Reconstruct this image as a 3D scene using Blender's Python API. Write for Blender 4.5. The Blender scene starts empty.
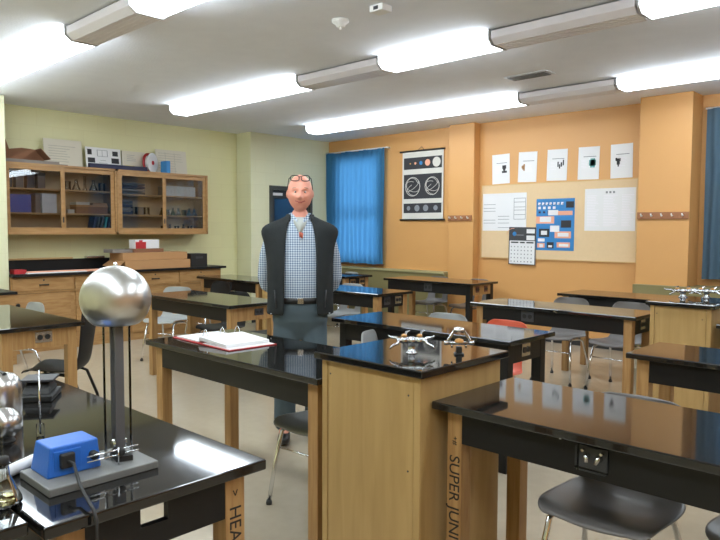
import bpy, bmesh, math, random
from mathutils import Vector, Matrix
random.seed(4)
PI = math.pi
S = bpy.context.scene
COL = S.collection
D = bpy.data

# ------------------------------------------------------------------ helpers
class MB:
    """collects geometry, links it as ONE mesh object"""
    def __init__(s): s.v = []; s.f = []; s.m = []; s.sm = []
    def add(s, vs, fs, mi=0, smooth=False):
        b = len(s.v); s.v += [tuple(v) for v in vs]
        for f in fs: s.f.append([b + i for i in f]); s.m.append(mi); s.sm.append(smooth)
        return s
    def box(s, x0, x1, y0, y1, z0, z1, mi=0):
        v = [(x, y, z) for z in (z0, z1) for y in (y0, y1) for x in (x0, x1)]
        return s.add(v, [(0,2,3,1), (4,5,7,6), (0,1,5,4), (2,6,7,3), (0,4,6,2), (1,3,7,5)], mi)
    def obox(s, c, size, rot=None, mi=0):
        M = rot or Matrix.Identity(3)
        v = []
        for z in (-.5, .5):
            for y in (-.5, .5):
                for x in (-.5, .5):
                    v.append(Vector(c) + M @ Vector((x*size[0], y*size[1], z*size[2])))
        return s.add(v, [(0,2,3,1), (4,5,7,6), (0,1,5,4), (2,6,7,3), (0,4,6,2), (1,3,7,5)], mi)
    def tube(s, pts, r, n=10, mi=0, cap=True):
        pts = [Vector(p) for p in pts]
        rs = r if isinstance(r, (list, tuple)) else [r]*len(pts)
        rings = []; up = None
        for i, p in enumerate(pts):
            t = (pts[min(i+1, len(pts)-1)] - pts[max(i-1, 0)]).normalized()
            if up is None:
                up = Vector((0,0,1)) if abs(t.z) < .9 else Vector((1,0,0))
            a = (up - t*up.dot(t)).normalized(); up = a
            b = t.cross(a)
            rings.append([p + (a*math.cos(2*PI*k/n) + b*math.sin(2*PI*k/n))*rs[i] for k in range(n)])
        v = [q for R in rings for q in R]; f = []
        for i in range(len(rings)-1):
            for k in range(n):
                f.append((i*n+k, i*n+(k+1)%n, (i+1)*n+(k+1)%n, (i+1)*n+k))
        s.add(v, f, mi, True)
        if cap:
            s.add(rings[0], [tuple(range(n))[::-1]], mi); s.add(rings[-1], [tuple(range(n))], mi)
        return s
    def lathe(s, prof, c=(0,0,0), n=32, mi=0, smooth=True):
        v = []; f = []
        for r, z in prof:
            for k in range(n):
                a = 2*PI*k/n; v.append((c[0]+r*math.cos(a), c[1]+r*math.sin(a), c[2]+z))
        for i in range(len(prof)-1):
            for k in range(n):
                f.append((i*n+k, i*n+(k+1)%n, (i+1)*n+(k+1)%n, (i+1)*n+k))
        s.add(v, f, mi, smooth)
        if prof[0][0] > 1e-4: s.add(v[:n], [tuple(range(n))[::-1]], mi)
        if prof[-1][0] > 1e-4: s.add(v[-n:], [tuple(range(n))], mi)
        return s
    def prism(s, poly, axis, a, b, mi=0):
        """polygon extruded along axis ('x','y','z'); the other two coordinates in cyclic xyz order without axis"""
        n = len(poly)
        def P(p, t):
            return (t, p[0], p[1]) if axis == 'x' else ((p[0], t, p[1]) if axis == 'y' else (p[0], p[1], t))
        v = [P(p, a) for p in poly] + [P(p, b) for p in poly]
        f = [tuple(range(n)), tuple(range(2*n-1, n-1, -1))] + [(i, (i+1)%n, n+(i+1)%n, n+i) for i in range(n)]
        return s.add(v, f, mi)
    def grid(s, rows, mi=0, smooth=True, closed=False):
        n = len(rows[0]); v = [p for r in rows for p in r]; f = []
        for i in range(len(rows)-1):
            for k in range(n if closed else n-1):
                f.append((i*n+k, i*n+(k+1)%n, (i+1)*n+(k+1)%n, (i+1)*n+k))
        return s.add(v, f, mi, smooth)
    def mesh(s, name, mats, weld=False, fix=True):
        me = D.meshes.new(name); me.from_pydata(s.v, [], s.f)
        for m in (mats if isinstance(mats, (list, tuple)) else [mats]): me.materials.append(m)
        me.polygons.foreach_set('material_index', s.m); me.polygons.foreach_set('use_smooth', s.sm)
        bm = bmesh.new(); bm.from_mesh(me)
        bmesh.ops.remove_doubles(bm, verts=bm.verts, dist=1e-6 if not weld else 1e-4)
        if fix: bmesh.ops.recalc_face_normals(bm, faces=bm.faces)
        bm.to_mesh(me); bm.free(); me.update()
        return me
    def build(s, name, mats, parent=None, bevel=0, loc=None, weld=False, rot=None, solid=0):
        o = D.objects.new(name, s.mesh(name, mats, weld, fix=not solid)); COL.objects.link(o)
        if parent: o.parent = parent
        if loc: o.location = loc
        if rot: o.rotation_euler = rot
        if solid:
            m = o.modifiers.new('s', 'SOLIDIFY'); m.thickness = solid; m.offset = 0
        if bevel:
            m = o.modifiers.new('b', 'BEVEL'); m.width = bevel; m.segments = 2; m.limit_method = 'ANGLE'
        return o

def tag(o, label=None, cat=None, group=None, kind=None):
    if label: o['label'] = label
    if cat: o['category'] = cat
    if group: o['group'] = group
    if kind: o['kind'] = kind
    return o
def thing(name, label, cat, loc=(0,0,0), rz=0, group=None):
    o = D.objects.new(name, None); COL.objects.link(o); o.empty_display_size = .05
    o.location = loc; o.rotation_euler = (0, 0, rz)
    return tag(o, label, cat, group)
def dup(root, loc, rz, label, group=None):
    def cp(o, par):
        c = o.copy(); COL.objects.link(c); c.parent = par
        for ch in list(o.children): cp(ch, c)
        return c
    r = cp(root, None); r.scale = (1, 1, 1); r.location = loc; r.rotation_euler = (0, 0, rz); r['label'] = label
    if group: r['group'] = group
    return r

# ------------------------------------------------------------------ materials
def srgb(r, g, b):
    f = lambda c: (c/255/12.92) if c/255 <= .04045 else ((c/255+.055)/1.055)**2.4
    return (f(r), f(g), f(b), 1)
def newmat(name):
    m = D.materials.new(name); m.use_nodes = True
    return m, m.node_tree.nodes, m.node_tree.links, m.node_tree.nodes['Principled BSDF']
def mat(name, col, rough=.5, metal=0, spec=.5, var=0, vscale=8, bump=0, bscale=60, coat=0, rvar=0):
    m, N, L, B = newmat(name)
    B.inputs['Base Color'].default_value = col; B.inputs['Roughness'].default_value = rough
    B.inputs['Metallic'].default_value = metal; B.inputs['Specular IOR Level'].default_value = spec
    B.inputs['Coat Weight'].default_value = coat
    if var or bump or rvar:
        tc = N.new('ShaderNodeTexCoord')
    if var:
        n = N.new('ShaderNodeTexNoise'); n.inputs['Scale'].default_value = vscale; n.inputs['Detail'].default_value = 4
        L.new(tc.outputs['Object'], n.inputs['Vector'])
        mx = N.new('ShaderNodeMix'); mx.data_type = 'RGBA'
        mx.inputs[6].default_value = tuple(c*(1-var) for c in col[:3])+(1,); mx.inputs[7].default_value = tuple(min(1, c*(1+var)) for c in col[:3])+(1,)
        L.new(n.outputs['Fac'], mx.inputs[0]); L.new(mx.outputs[2], B.inputs['Base Color'])
    if rvar:
        n = N.new('ShaderNodeTexNoise'); n.inputs['Scale'].default_value = 5; n.inputs['Detail'].default_value = 6
        L.new(tc.outputs['Object'], n.inputs['Vector'])
        mr = N.new('ShaderNodeMapRange'); mr.inputs[3].default_value = max(0, rough-rvar); mr.inputs[4].default_value = rough+rvar
        L.new(n.outputs['Fac'], mr.inputs[0]); L.new(mr.outputs[0], B.inputs['Roughness'])
    if bump:
        n = N.new('ShaderNodeTexNoise'); n.inputs['Scale'].default_value = bscale; n.inputs['Detail'].default_value = 3
        L.new(tc.outputs['Object'], n.inputs['Vector'])
        bp = N.new('ShaderNodeBump'); bp.inputs['Strength'].default_value = bump; bp.inputs['Distance'].default_value = .01
        L.new(n.outputs['Fac'], bp.inputs['Height']); L.new(bp.outputs[0], B.inputs['Normal'])
    return m
def wood(name, c1, c2, scale=(14, 14, 1.2), rough=.42, spec=.4):
    m, N, L, B = newmat(name)
    tc = N.new('ShaderNodeTexCoord'); mp = N.new('ShaderNodeMapping'); mp.inputs['Scale'].default_value = scale
    oi = N.new('ShaderNodeObjectInfo')
    n = N.new('ShaderNodeTexNoise'); n.inputs['Scale'].default_value = 2.2; n.inputs['Detail'].default_value = 6; n.inputs['Distortion'].default_value = .6
    va = N.new('ShaderNodeVectorMath'); va.operation = 'ADD'
    L.new(tc.outputs['Object'], mp.inputs['Vector']); L.new(mp.outputs[0], va.inputs[0]); L.new(oi.outputs['Random'], va.inputs[1]); L.new(va.outputs[0], n.inputs['Vector'])
    cr = N.new('ShaderNodeValToRGB'); cr.color_ramp.elements[0].position = .3; cr.color_ramp.elements[1].position = .7
    cr.color_ramp.elements[0].color = c1; cr.color_ramp.elements[1].color = c2
    L.new(n.outputs['Fac'], cr.inputs[0]); L.new(cr.outputs[0], B.inputs['Base Color'])
    B.inputs['Roughness'].default_value = rough; B.inputs['Specular IOR Level'].default_value = spec
    return m
def glassmat(name, col=(1,1,1,1), ior=1.5, rough=.02):
    m, N, L, B = newmat(name)
    N.remove(B); out = N['Material Output']
    t = N.new('ShaderNodeBsdfTransparent'); t.inputs['Color'].default_value = col
    g = N.new('ShaderNodeBsdfGlossy'); g.inputs['Roughness'].default_value = rough
    fr = N.new('ShaderNodeFresnel'); fr.inputs['IOR'].default_value = ior
    mx = N.new('ShaderNodeMixShader'); L.new(fr.outputs[0], mx.inputs[0]); L.new(t.outputs[0], mx.inputs[1]); L.new(g.outputs[0], mx.inputs[2])
    L.new(mx.outputs[0], out.inputs['Surface'])
    return m
def emis(name, col, st):
    m, N, L, B = newmat(name)
    B.inputs['Base Color'].default_value = (.8,.8,.8,1); B.inputs['Emission Color'].default_value = col; B.inputs['Emission Strength'].default_value = st
    return m
def blockwall(name, col, mortar, axis='yz', strength=.15):
    m, N, L, B = newmat(name)
    tc = N.new('ShaderNodeTexCoord'); sp = N.new('ShaderNodeSeparateXYZ'); cb = N.new('ShaderNodeCombineXYZ')
    L.new(tc.outputs['Object'], sp.inputs[0])
    L.new(sp.outputs['Y' if axis == 'yz' else 'X'], cb.inputs[0]); L.new(sp.outputs['Z'], cb.inputs[1])
    b = N.new('ShaderNodeTexBrick'); b.inputs['Scale'].default_value = 1
    b.inputs['Brick Width'].default_value = .4; b.inputs['Row Height'].default_value = .2; b.inputs['Mortar Size'].default_value = .006
    b.inputs['Mortar Smooth'].default_value = .6
    b.inputs['Color1'].default_value = col; b.inputs['Color2'].default_value = tuple(c*.97 for c in col[:3])+(1,); b.inputs['Mortar'].default_value = mortar
    L.new(cb.outputs[0], b.inputs['Vector']); L.new(b.outputs['Color'], B.inputs['Base Color'])
    bp = N.new('ShaderNodeBump'); bp.inputs['Strength'].default_value = strength; bp.inputs['Distance'].default_value = .004; bp.invert = True
    L.new(b.outputs['Fac'], bp.inputs['Height']); L.new(bp.outputs[0], B.inputs['Normal'])
    B.inputs['Roughness'].default_value = .45
    return m
def curtain_mat(name, col, trans):
    m, N, L, B = newmat(name); N.remove(B); out = N['Material Output']
    d = N.new('ShaderNodeBsdfDiffuse'); d.inputs['Color'].default_value = col
    t = N.new('ShaderNodeBsdfTranslucent'); t.inputs['Color'].default_value = trans
    tc = N.new('ShaderNodeTexCoord'); mp = N.new('ShaderNodeMapping'); mp.inputs['Scale'].default_value = (90, 90, 12)
    n = N.new('ShaderNodeTexNoise'); n.inputs['Scale'].default_value = 1; L.new(tc.outputs['Object'], mp.inputs[0]); L.new(mp.outputs[0], n.inputs['Vector'])
    mr = N.new('ShaderNodeMapRange'); mr.inputs[3].default_value = .4; mr.inputs[4].default_value = .6; L.new(n.outputs['Fac'], mr.inputs[0])
    mx = N.new('ShaderNodeMixShader'); L.new(mr.outputs[0], mx.inputs[0]); L.new(d.outputs[0], mx.inputs[1]); L.new(t.outputs[0], mx.inputs[2])
    L.new(mx.outputs[0], out.inputs['Surface']); return m
def gingham(name, ca, cb, period):
    m, N, L, B = newmat(name)
    tc = N.new('ShaderNodeTexCoord'); sp = N.new('ShaderNodeSeparateXYZ'); L.new(tc.outputs['Object'], sp.inputs[0])
    def stripes(sock):
        a = N.new('ShaderNodeMath'); a.operation = 'MULTIPLY'; a.inputs[1].default_value = 1/period; L.new(sock, a.inputs[0])
        b = N.new('ShaderNodeMath'); b.operation = 'FRACT'; L.new(a.outputs[0], b.inputs[0])
        c = N.new('ShaderNodeMath'); c.operation = 'GREATER_THAN'; c.inputs[1].default_value = .55; L.new(b.outputs[0], c.inputs[0]); return c.outputs[0]
    s = N.new('ShaderNodeMath'); s.operation = 'ADD'; L.new(stripes(sp.outputs['X']), s.inputs[0]); L.new(stripes(sp.outputs['Z']), s.inputs[1])
    h = N.new('ShaderNodeMath'); h.operation = 'MULTIPLY'; h.inputs[1].default_value = .5; L.new(s.outputs[0], h.inputs[0])
    mx = N.new('ShaderNodeMix'); mx.data_type = 'RGBA'; mx.inputs[6].default_value = ca; mx.inputs[7].default_value = cb
    L.new(h.outputs[0], mx.inputs[0]); L.new(mx.outputs[2], B.inputs['Base Color']); B.inputs['Roughness'].default_value = .85
    return m

M = {}
M['black'] = mat('black_resin', (.010, .0095, .009, 1), .055, spec=.62, rvar=.02)
M['blackpaint'] = mat('black_paint', (.0085, .008, .008, 1), .42, spec=.3, var=.2)
M['wood'] = wood('birch', srgb(146, 110, 70), srgb(170, 136, 92))
M['woodleg'] = wood('leg_wood', srgb(148, 110, 66), srgb(176, 138, 90), (20, 20, 1.5))
M['ply'] = wood('plywood_panel', srgb(164, 132, 82), srgb(180, 149, 98), (9, 9, .8), .38)
M['cabwood'] = wood('cabinet_oak', srgb(150, 111, 66), srgb(174, 136, 90), (12, 2, 14), .4)
M['shelfwood'] = mat('shelf_wood', srgb(186, 148, 98), .5, var=.1)
M['yellow'] = blockwall('yellow_block', srgb(217, 213, 166), srgb(212, 207, 160), strength=.06)
M['paleyellow'] = blockwall('pale_yellow_block', srgb(222, 221, 186), srgb(217, 215, 179), strength=.06)
M['orange'] = mat('orange_plaster', srgb(206, 153, 92), .5, var=.03, vscale=2, bump=.06, bscale=90)
M['ceil'] = mat('ceiling_plaster', srgb(240, 243, 252), .9, var=.04, vscale=6, bump=.25, bscale=55)
M['floor'] = mat('vinyl_floor', srgb(177, 164, 143), .2, spec=.45, var=.08, vscale=14, rvar=.08)
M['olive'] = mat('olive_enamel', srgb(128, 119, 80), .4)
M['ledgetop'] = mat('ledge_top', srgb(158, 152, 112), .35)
M['base'] = mat('baseboard_vinyl', (.02, .02, .022, 1), .4)
M['lens'] = emis('fluorescent_lens', (.84, .938, 1, 1), 15.0)
M['offlens'] = mat('unlit_lens', srgb(238, 234, 242), .3)
M['housing'] = mat('white_enamel', srgb(238, 237, 236), .4)
M['endcap'] = mat('grey_end_cap', srgb(196, 196, 198), .4)
M['chrome'] = mat('chrome', (.75, .76, .78, 1), .12, 1)
M['steel'] = mat('brushed_steel', (.56, .55, .54, 1), .27, 1, var=.06, vscale=10)
M['alu'] = mat('spun_aluminium', (.60, .60, .59, 1), .33, 1, rvar=.06, bump=.02, bscale=14)
M['tapchrome'] = mat('tap_chrome', (.50, .51, .53, 1), .16, 1)
M['brass'] = mat('tan_cap', srgb(206, 150, 84), .35)
M['seatgrey'] = mat('grey_plastic', srgb(104, 100, 98), .36, spec=.45, bump=.03, bscale=300)
M['seatlight'] = mat('pale_grey_plastic', srgb(150, 153, 152), .38)
M['seatblack'] = mat('black_plastic', (.010, .010, .011, 1), .5, spec=.3)
M['seatred'] = mat('red_plastic', srgb(206, 92, 66), .38)
M['rubber'] = mat('black_rubber', (.015, .015, .015, 1), .6)
M['grey'] = mat('grey_paint', srgb(112, 112, 110), .5, var=.06)
M['blue'] = mat('blue_enamel', srgb(34, 100, 190), .4, bump=.05, bscale=180)
M['white'] = mat('white_paper', srgb(226, 226, 228), .8)
M['paper'] = mat('off_white_paper', srgb(212, 208, 200), .85)
M['ink'] = mat('grey_ink', srgb(130, 132, 138), .8)
M['darkink'] = mat('dark_ink', srgb(48, 48, 52), .8)
M['marker'] = mat('black_marker', (.012, .01, .01, 1), .7)
M['posterboard'] = mat('poster_board', srgb(206, 200, 184), .8)
M['cabback'] = mat('cabinet_back', srgb(196, 172, 136), .7)
M['faintink'] = mat('faint_ink', srgb(172, 167, 156), .8)
M['navy'] = mat('navy_card', srgb(36, 38, 66), .7)
M['red'] = mat('red_card', srgb(176, 34, 40), .5)
M['orangeplastic'] = mat('orange_plastic', srgb(232, 84, 40), .4)
M['posterblue'] = mat('poster_blue', srgb(44, 122, 184), .6)
M['teal'] = mat('teal_cover', srgb(40, 138, 138), .6)
M['pink'] = mat('pink_card', srgb(228, 164, 136), .7)
M['cork'] = mat('tan_board', srgb(218, 190, 150), .8, var=.04, vscale=30)
M['corkframe'] = mat('tan_board_frame', srgb(208, 172, 118), .6)
M['brownwood'] = mat('brown_rail', srgb(150, 98, 62), .5, var=.1)
M['card'] = mat('corrugated_card', srgb(176, 132, 88), .85, var=.06)
M['darkcard'] = mat('brown_card', srgb(134, 92, 66), .85, var=.08)
M['greycard'] = mat('grey_card', srgb(126, 118, 112), .8)
M['darkgrey'] = mat('dark_grey', srgb(58, 58, 62), .5)
M['blackmatte'] = mat('black_matte', (.012, .012, .012, 1), .5)
M['glass'] = glassmat('clear_glass', (.95, .965, .96, 1))
M['acrylic'] = glassmat('clear_acrylic', (.975, .985, .985, 1), ior=1.18, rough=.04)
M['cabglass'] = glassmat('cabinet_glass', (.86, .88, .9, 1))
M['liquid'] = glassmat('pale_liquid', (.86, .82, .62, 1))
M['greenglass'] = glassmat('green_glass', (.5, .66, .5, 1))
M['belt'] = mat('belt_rubber', srgb(92, 92, 96), .5)
M['skin'] = mat('skin', srgb(222, 150, 128), .5, var=.05, vscale=25)
M['lip'] = mat('lip', srgb(176, 88, 80), .5)
M['eye'] = mat('eye_dark', srgb(50, 40, 38), .3)
M['eyewhite'] = mat('eye_white', srgb(214, 206, 200), .3)
M['shirt'] = gingham('gingham_cloth', srgb(200, 211, 222), srgb(70, 98, 134), .016)
M['vest'] = mat('charcoal_fleece', srgb(46, 49, 50), .95, spec=.15, var=.15, vscale=20, bump=.3, bscale=120)
M['jeans'] = mat('washed_denim', srgb(86, 100, 108), .9, spec=.2, var=.14, vscale=9, bump=.15, bscale=200)
M['leather'] = mat('black_leather', (.012, .011, .01, 1), .4)
M['tee'] = mat('grey_tee', srgb(168, 172, 168), .9)
M['curtain1'] = curtain_mat('blue_curtain', srgb(70, 128, 172), srgb(96, 160, 210))
M['curtain2'] = curtain_mat('slate_blue_curtain', srgb(104, 130, 150), srgb(84, 118, 148))
M['brownframe'] = mat('brown_window_frame', srgb(122, 82, 52), .5)
M['doorframe'] = mat('dark_grey_frame', srgb(64, 66, 62), .5)
M['doordark'] = mat('dark_door', srgb(44, 48, 50), .5)
M['doorglass'] = mat('dark_door_glass', (.02, .05, .10, 1), .03, spec=1)
M['whitecaulk'] = mat('white_plastic', srgb(232, 232, 230), .45)
M['maroon'] = mat('maroon_plate', srgb(96, 52, 52), .5)

# ------------------------------------------------------------------ room
H = 3.02; XW = -8.896; XD = -8.533; YO = 8.207; YJ = 6.5
XR, YF = 3.4, -2.6
def struct(name, mb, m, label, parent=None, bevel=0):
    o = mb.build(name, m, parent, bevel)
    if parent is None: tag(o, label, name.split('_')[0], kind='structure')
    return o
struct('floor', MB().box(XW-.3, XR+.2, YF-.2, YO+.3, -.1, 0), M['floor'], 'glossy light beige vinyl floor under all the tables')
struct('ceiling', MB().box(XW-.3, XR+.2, YF-.2, YO+.3, H, H+.1), M['ceil'], 'pale grey plaster ceiling carrying the strip lights')
struct('wall_left', MB().box(XW-.2, XW, YF-.2, YJ, 0, H), M['yellow'], 'yellow painted block wall behind the glass-fronted cabinets')
struct('wall_alcove', MB().box(XD-.5, XD, YJ, 6.87, 0, H).box(XD-.5, XD, 7.79, YO+.2, 0, H).box(XD-.5, XD, 6.87, 7.79, 2.20, H).box(XW-.2, XD-.5, YJ, YO+.2, 0, H),
       M['paleyellow'], 'paler yellow wall section with the dark framed door')
w = MB()
wx0, wx1, wz0, wz1 = -8.30, -7.25, .93, 2.72
vx0, vx1 = -2.16, .5
for a, b, c, d in ((XD-.5, wx0, 0, H), (wx0, wx1, 0, wz0), (wx0, wx1, wz1, H), (wx1, vx0, 0, H), (vx0, vx1, 0, wz0), (vx0, vx1, wz1, H), (vx1, XR+.2, 0, H)):
    w.box(a, b, YO, YO+.2, c, d)
struct('wall_back', w, M['orange'], 'orange painted wall with curtains, notice board and pilasters')
struct('wall_right', MB().box(XR, XR+.2, YF, YO, 0, H), M['orange'], 'wall on the far side of the room behind the camera')
struct('wall_front', MB().box(XW, XR, YF-.2, YF, 0, H), M['yellow'], 'wall at the teacher end behind the camera')
struct('trim_1', MB().box(-5.84, -5.405, 8.06, YO, 0, H), M['orange'], 'narrow orange pilaster between the hanging chart and the notice board', bevel=.006)
struct('trim_2', MB().box(-3.01, -2.44, 7.864, YO, 0, H), M['orange'], 'wide orange pilaster between notice board and right-hand curtain', bevel=.006)
struct('trim_3', MB().box(XW, -8.34, 2.2, 2.835, 0, H), M['paleyellow'], 'pale yellow wall pillar at the left picture edge', bevel=.006)
struct('baseboard_back', MB().box(-5.405, -3.0, YO-.012, YO, 0, .11).box(-5.84, -5.405, 8.048, 8.06, 0, .11).box(-3.01, -2.44, 7.852, 7.864, 0, .11), M['base'], 'black vinyl baseboard along the orange wall')
struct('baseboard_left', MB().box(XW, XW+.012, 5.85, YJ, 0, .11).box(XD, XD+.012, YJ, 6.87, 0, .11), M['base'], 'black vinyl baseboard along the yellow wall')

def window(name, x0, x1, label):
    o = MB().box(x0, x0+.06, YO+.03, YO+.09, wz0, wz1).box(x1-.06, x1, YO+.03, YO+.09, wz0, wz1).box(x0, x1, YO+.03, YO+.09, wz0, wz0+.06).box(x0, x1, YO+.03, YO+.09, wz1-.06, wz1).box(x0, x1, YO+.04, YO+.08, 1.75, 1.8).build(name, M['brownframe'])
    tag(o, label, 'window', kind='structure')
    MB().box(x0+.05, x1-.05, YO+.055, YO+.062, wz0+.05, wz1-.05).build('pane', M['glass'], o)
    MB().box(x0-.02, x1+.02, YO-.05, YO+.1, wz0-.035, wz0).build('sill', M['brownframe'], o)
window('window_1', wx0, wx1, 'daylit window behind the bright blue curtain')
window('window_2', vx0, vx1, 'window behind the slate blue curtain at the right edge')
# door in the alcove
dr = thing('door_1', 'dark door with dark grey frame behind the standing man', 'door', (XD, 7.33, 0)); dr['kind'] = 'structure'
MB().box(-.02, .03, -.46, -.41, 0, 2.2).box(-.02, .03, .41, .46, 0, 2.2).box(-.02, .03, -.41, .41, 2.13, 2.2).build('frame', M['doorframe'], dr)
MB().box(-.1, -.03, -.41, .41, 0, 1.2).box(-.1, -.03, -.41, -.33, 1.2, 2.0).box(-.1, -.03, .2, .41, 1.2, 2.0).box(-.1, -.03, -.41, .41, 2.0, 2.13).build('leaf', M['doordark'], dr)
MB().box(-.075, -.06, -.33, .2, 1.2, 2.0).build('pane', M['doorglass'], dr)
MB().box(-.03, -.024, -.36, -.16, 2.045, 2.09).build('number_plate', M['white'], dr)

# olive window ledges
def ledge(x0, x1, y0, label):
    o = thing('wall_ledge', label, 'ledge', ((x0+x1)/2, y0, 0))
    hw = (x1-x0)/2
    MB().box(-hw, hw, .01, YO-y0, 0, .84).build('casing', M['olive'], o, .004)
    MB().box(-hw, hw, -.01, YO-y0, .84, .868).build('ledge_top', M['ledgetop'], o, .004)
ledge(XD, -5.845, 7.98, 'low olive wall ledge under the bright blue curtain')
o = MB().box(-3.01, -2.42, 7.78, 7.863, 0, .874).box(-2.438, XR, 7.80, YO, 0, .874).build('wall_ledge', M['olive'], None, .004)
tag(o, 'low olive wall ledge wrapping the wide pilaster under the slate curtain', 'ledge')

# curtains
def curtain(x0, x1, z0, z1, y, m, label, nf, amp, rodlen):
    t = thing('curtain', label, 'curtain', ((x0+x1)/2, y, 0))
    hw = (x1-x0)/2; rows = []
    nx = nf*10
    for j in range(13):
        z = z0+(z1-z0)*j/12; r = []
        for i in range(nx+1):
            u = i/nx; a = amp*(1.0-.45*(j/12))
            r.append((-hw+2*hw*u, a*math.sin(2*PI*nf*u+.5*math.sin(5*u)+.3*math.sin(j*.6+u*9))+.012*math.sin(17*u+j*.3), z+.008*math.sin(21*u)))
        rows.append(r)
    MB().grid(rows).build('cloth', m, t)
    MB().tube([(-hw-.02, .02, z1+.012), (hw+rodlen, .02, z1+.012)], .011).build('rod', M['housing'], t)
    for sx in (-hw, hw+rodlen-.05):
        MB().box(sx, sx+.03, .02, YO-y, z1, z1+.025).build('bracket', M['housing'], t)
curtain(-8.50, -7.15, .93, 2.80, YO-.10, M['curtain1'], 'bright blue pleated curtain glowing with daylight in the far corner', 13, .028, .06)
curtain(-2.36, .6, .95, 2.84, YO-.12, M['curtain2'], 'slate blue pleated curtain at the right picture edge', 22, .03, .05)

# coat rails
def rail(x0, x1, y, label, n):
    t = thing('coat_rail', label, 'coat rail', ((x0+x1)/2, y, 1.665))
    hw = (x1-x0)/2
    MB().box(-hw, hw, -.02, 0, -.04, .04).build('board', M['brownwood'], t, .003)
    for k in range(n):
        x = -hw+2*hw*(k+.5)/n
        MB().tube([(x, -.018, 0), (x, -.045, -.005), (x, -.06, .02)], .008, 8).build('peg', M['housing'], t)
rail(-5.84, -5.425, 8.06, 'short brown peg rail on the narrow orange pilaster', 4)
rail(-3.005, -2.445, 7.864, 'brown peg rail on the wide orange pilaster', 5)

# ------------------------------------------------------------------ ceiling fixtures
def light_seg(x0, x1, y, on, label, caps=(0, 0)):
    t = thing('ceiling_light', label, 'ceiling light', ((x0+x1)/2, y, H), group='strip lights that are on' if on else 'strip lights that are off')
    hw = (x1-x0)/2-.004
    MB().box(-hw, hw, -.07, .07, -.03, 0).build('housing', M['housing'], t, .004)
    pr = [(-.14, -.012), (-.14, -.07), (-.095, -.108), (.095, -.108), (.14, -.07), (.14, -.012)]
    MB().prism(pr, 'x', -hw+.012, hw-.012).build('lens', M['lens'] if on else M['offlens'], t, .006)
    if not on:
        b = MB()
        for yy in (-.1, -.05, 0, .05, .1): b.box(-hw+.02, hw-.02, yy*.9-.004, yy*.9+.004, -.111, -.105)
        b.build('rib', M['offlens'], t)
    for k, sx in ((0, -1), (1, 1)):
        if caps[k]:
            MB().prism([(-.15, 0), (-.15, -.074), (-.10, -.114), (.10, -.114), (.15, -.074), (.15, 0)], 'x', sx*hw-.004, sx*hw+.012).build('end_cap', M['endcap'], t, .003)
def rowlights(y, edges, rowname):
    n = 0
    for x0, x1, on in edges:
        k = max(1, round((x1-x0)/1.18)); L = (x1-x0)/k
        for i in range(k):
            n += 1
            light_seg(x0+i*L, x0+(i+1)*L, y, on, '%s strip light, %s from the yellow wall, %s' % ('lit' if on else 'unlit', ORD[n-1], rowname), (on and i == 0, on and i == k-1))
ORD = ['first', 'second', 'third', 'fourth', 'fifth', 'sixth', 'seventh', 'eighth', 'ninth', 'tenth']
rowlights(6.80, [(-7.42, -3.90, 1), (-3.90, -2.80, 0), (-2.80, -.44, 1), (-.44, .74, 0), (.74, 3.1, 1)], 'in the row nearest the orange wall')
rowlights(4.58, [(-7.45, -5.08, 1), (-5.08, -4.0, 0), (-4.0, -2.86, 1), (-2.86, -1.74, 0), (-1.74, .62, 1), (.62, 1.8, 0)], 'in the second row from the orange wall')
rowlights(2.33, [(-8.68, -5.14, 1), (-5.14, -4.16, 0), (-4.16, -1.8, 1), (-1.8, -.62, 0), (-.62, 1.74, 1)], 'in the third row from the orange wall')
rowlights(.10, [(-8.2, -4.66, 1), (-4.66, -1.12, 1), (-1.12, 2.42, 1)], 'in the added unseen row over the camera')  # added out of view, all segments lit to brighten foreground and left ceiling
v = thing('air_vent', 'small grey slotted air vent in the ceiling', 'vent', (-3.39, 6.0, H))
MB().box(-.23, .23, -.09, .09, -.008, 0).build('frame', M['endcap'], v)
b = MB()
for k in range(7): b.box(-.2, .2, -.07+k*.021, -.06+k*.021, -.018, -.012)
b.build('grille', M['grey'], v)
sd = thing('smoke_detector', 'round white smoke detector on the ceiling', 'smoke detector', (-3.53, 3.51, H))
MB().lathe([(.0, -.0), (.062, -.0), (.062, -.014), (.055, -.024), (.036, -.03), (.034, -.048), (.022, -.054), (0, -.056)]).build('cover', M['whitecaulk'], sd)
MB().lathe([(0, -.05), (.012, -.055), (.01, -.07), (0, -.072)], n=12).build('sensor', M['housing'], sd)
pb = thing('sensor_box', 'small square grey sensor box on the ceiling near the smoke detector', 'sensor box', (-3.11, 3.48, H))
MB().box(-.06, .06, -.05, .05, -.045, 0).build('case', M['housing'], pb, .006)
MB().box(-.02, .02, -.053, -.049, -.035, -.012).build('window_strip', M['darkgrey'], pb)

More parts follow.
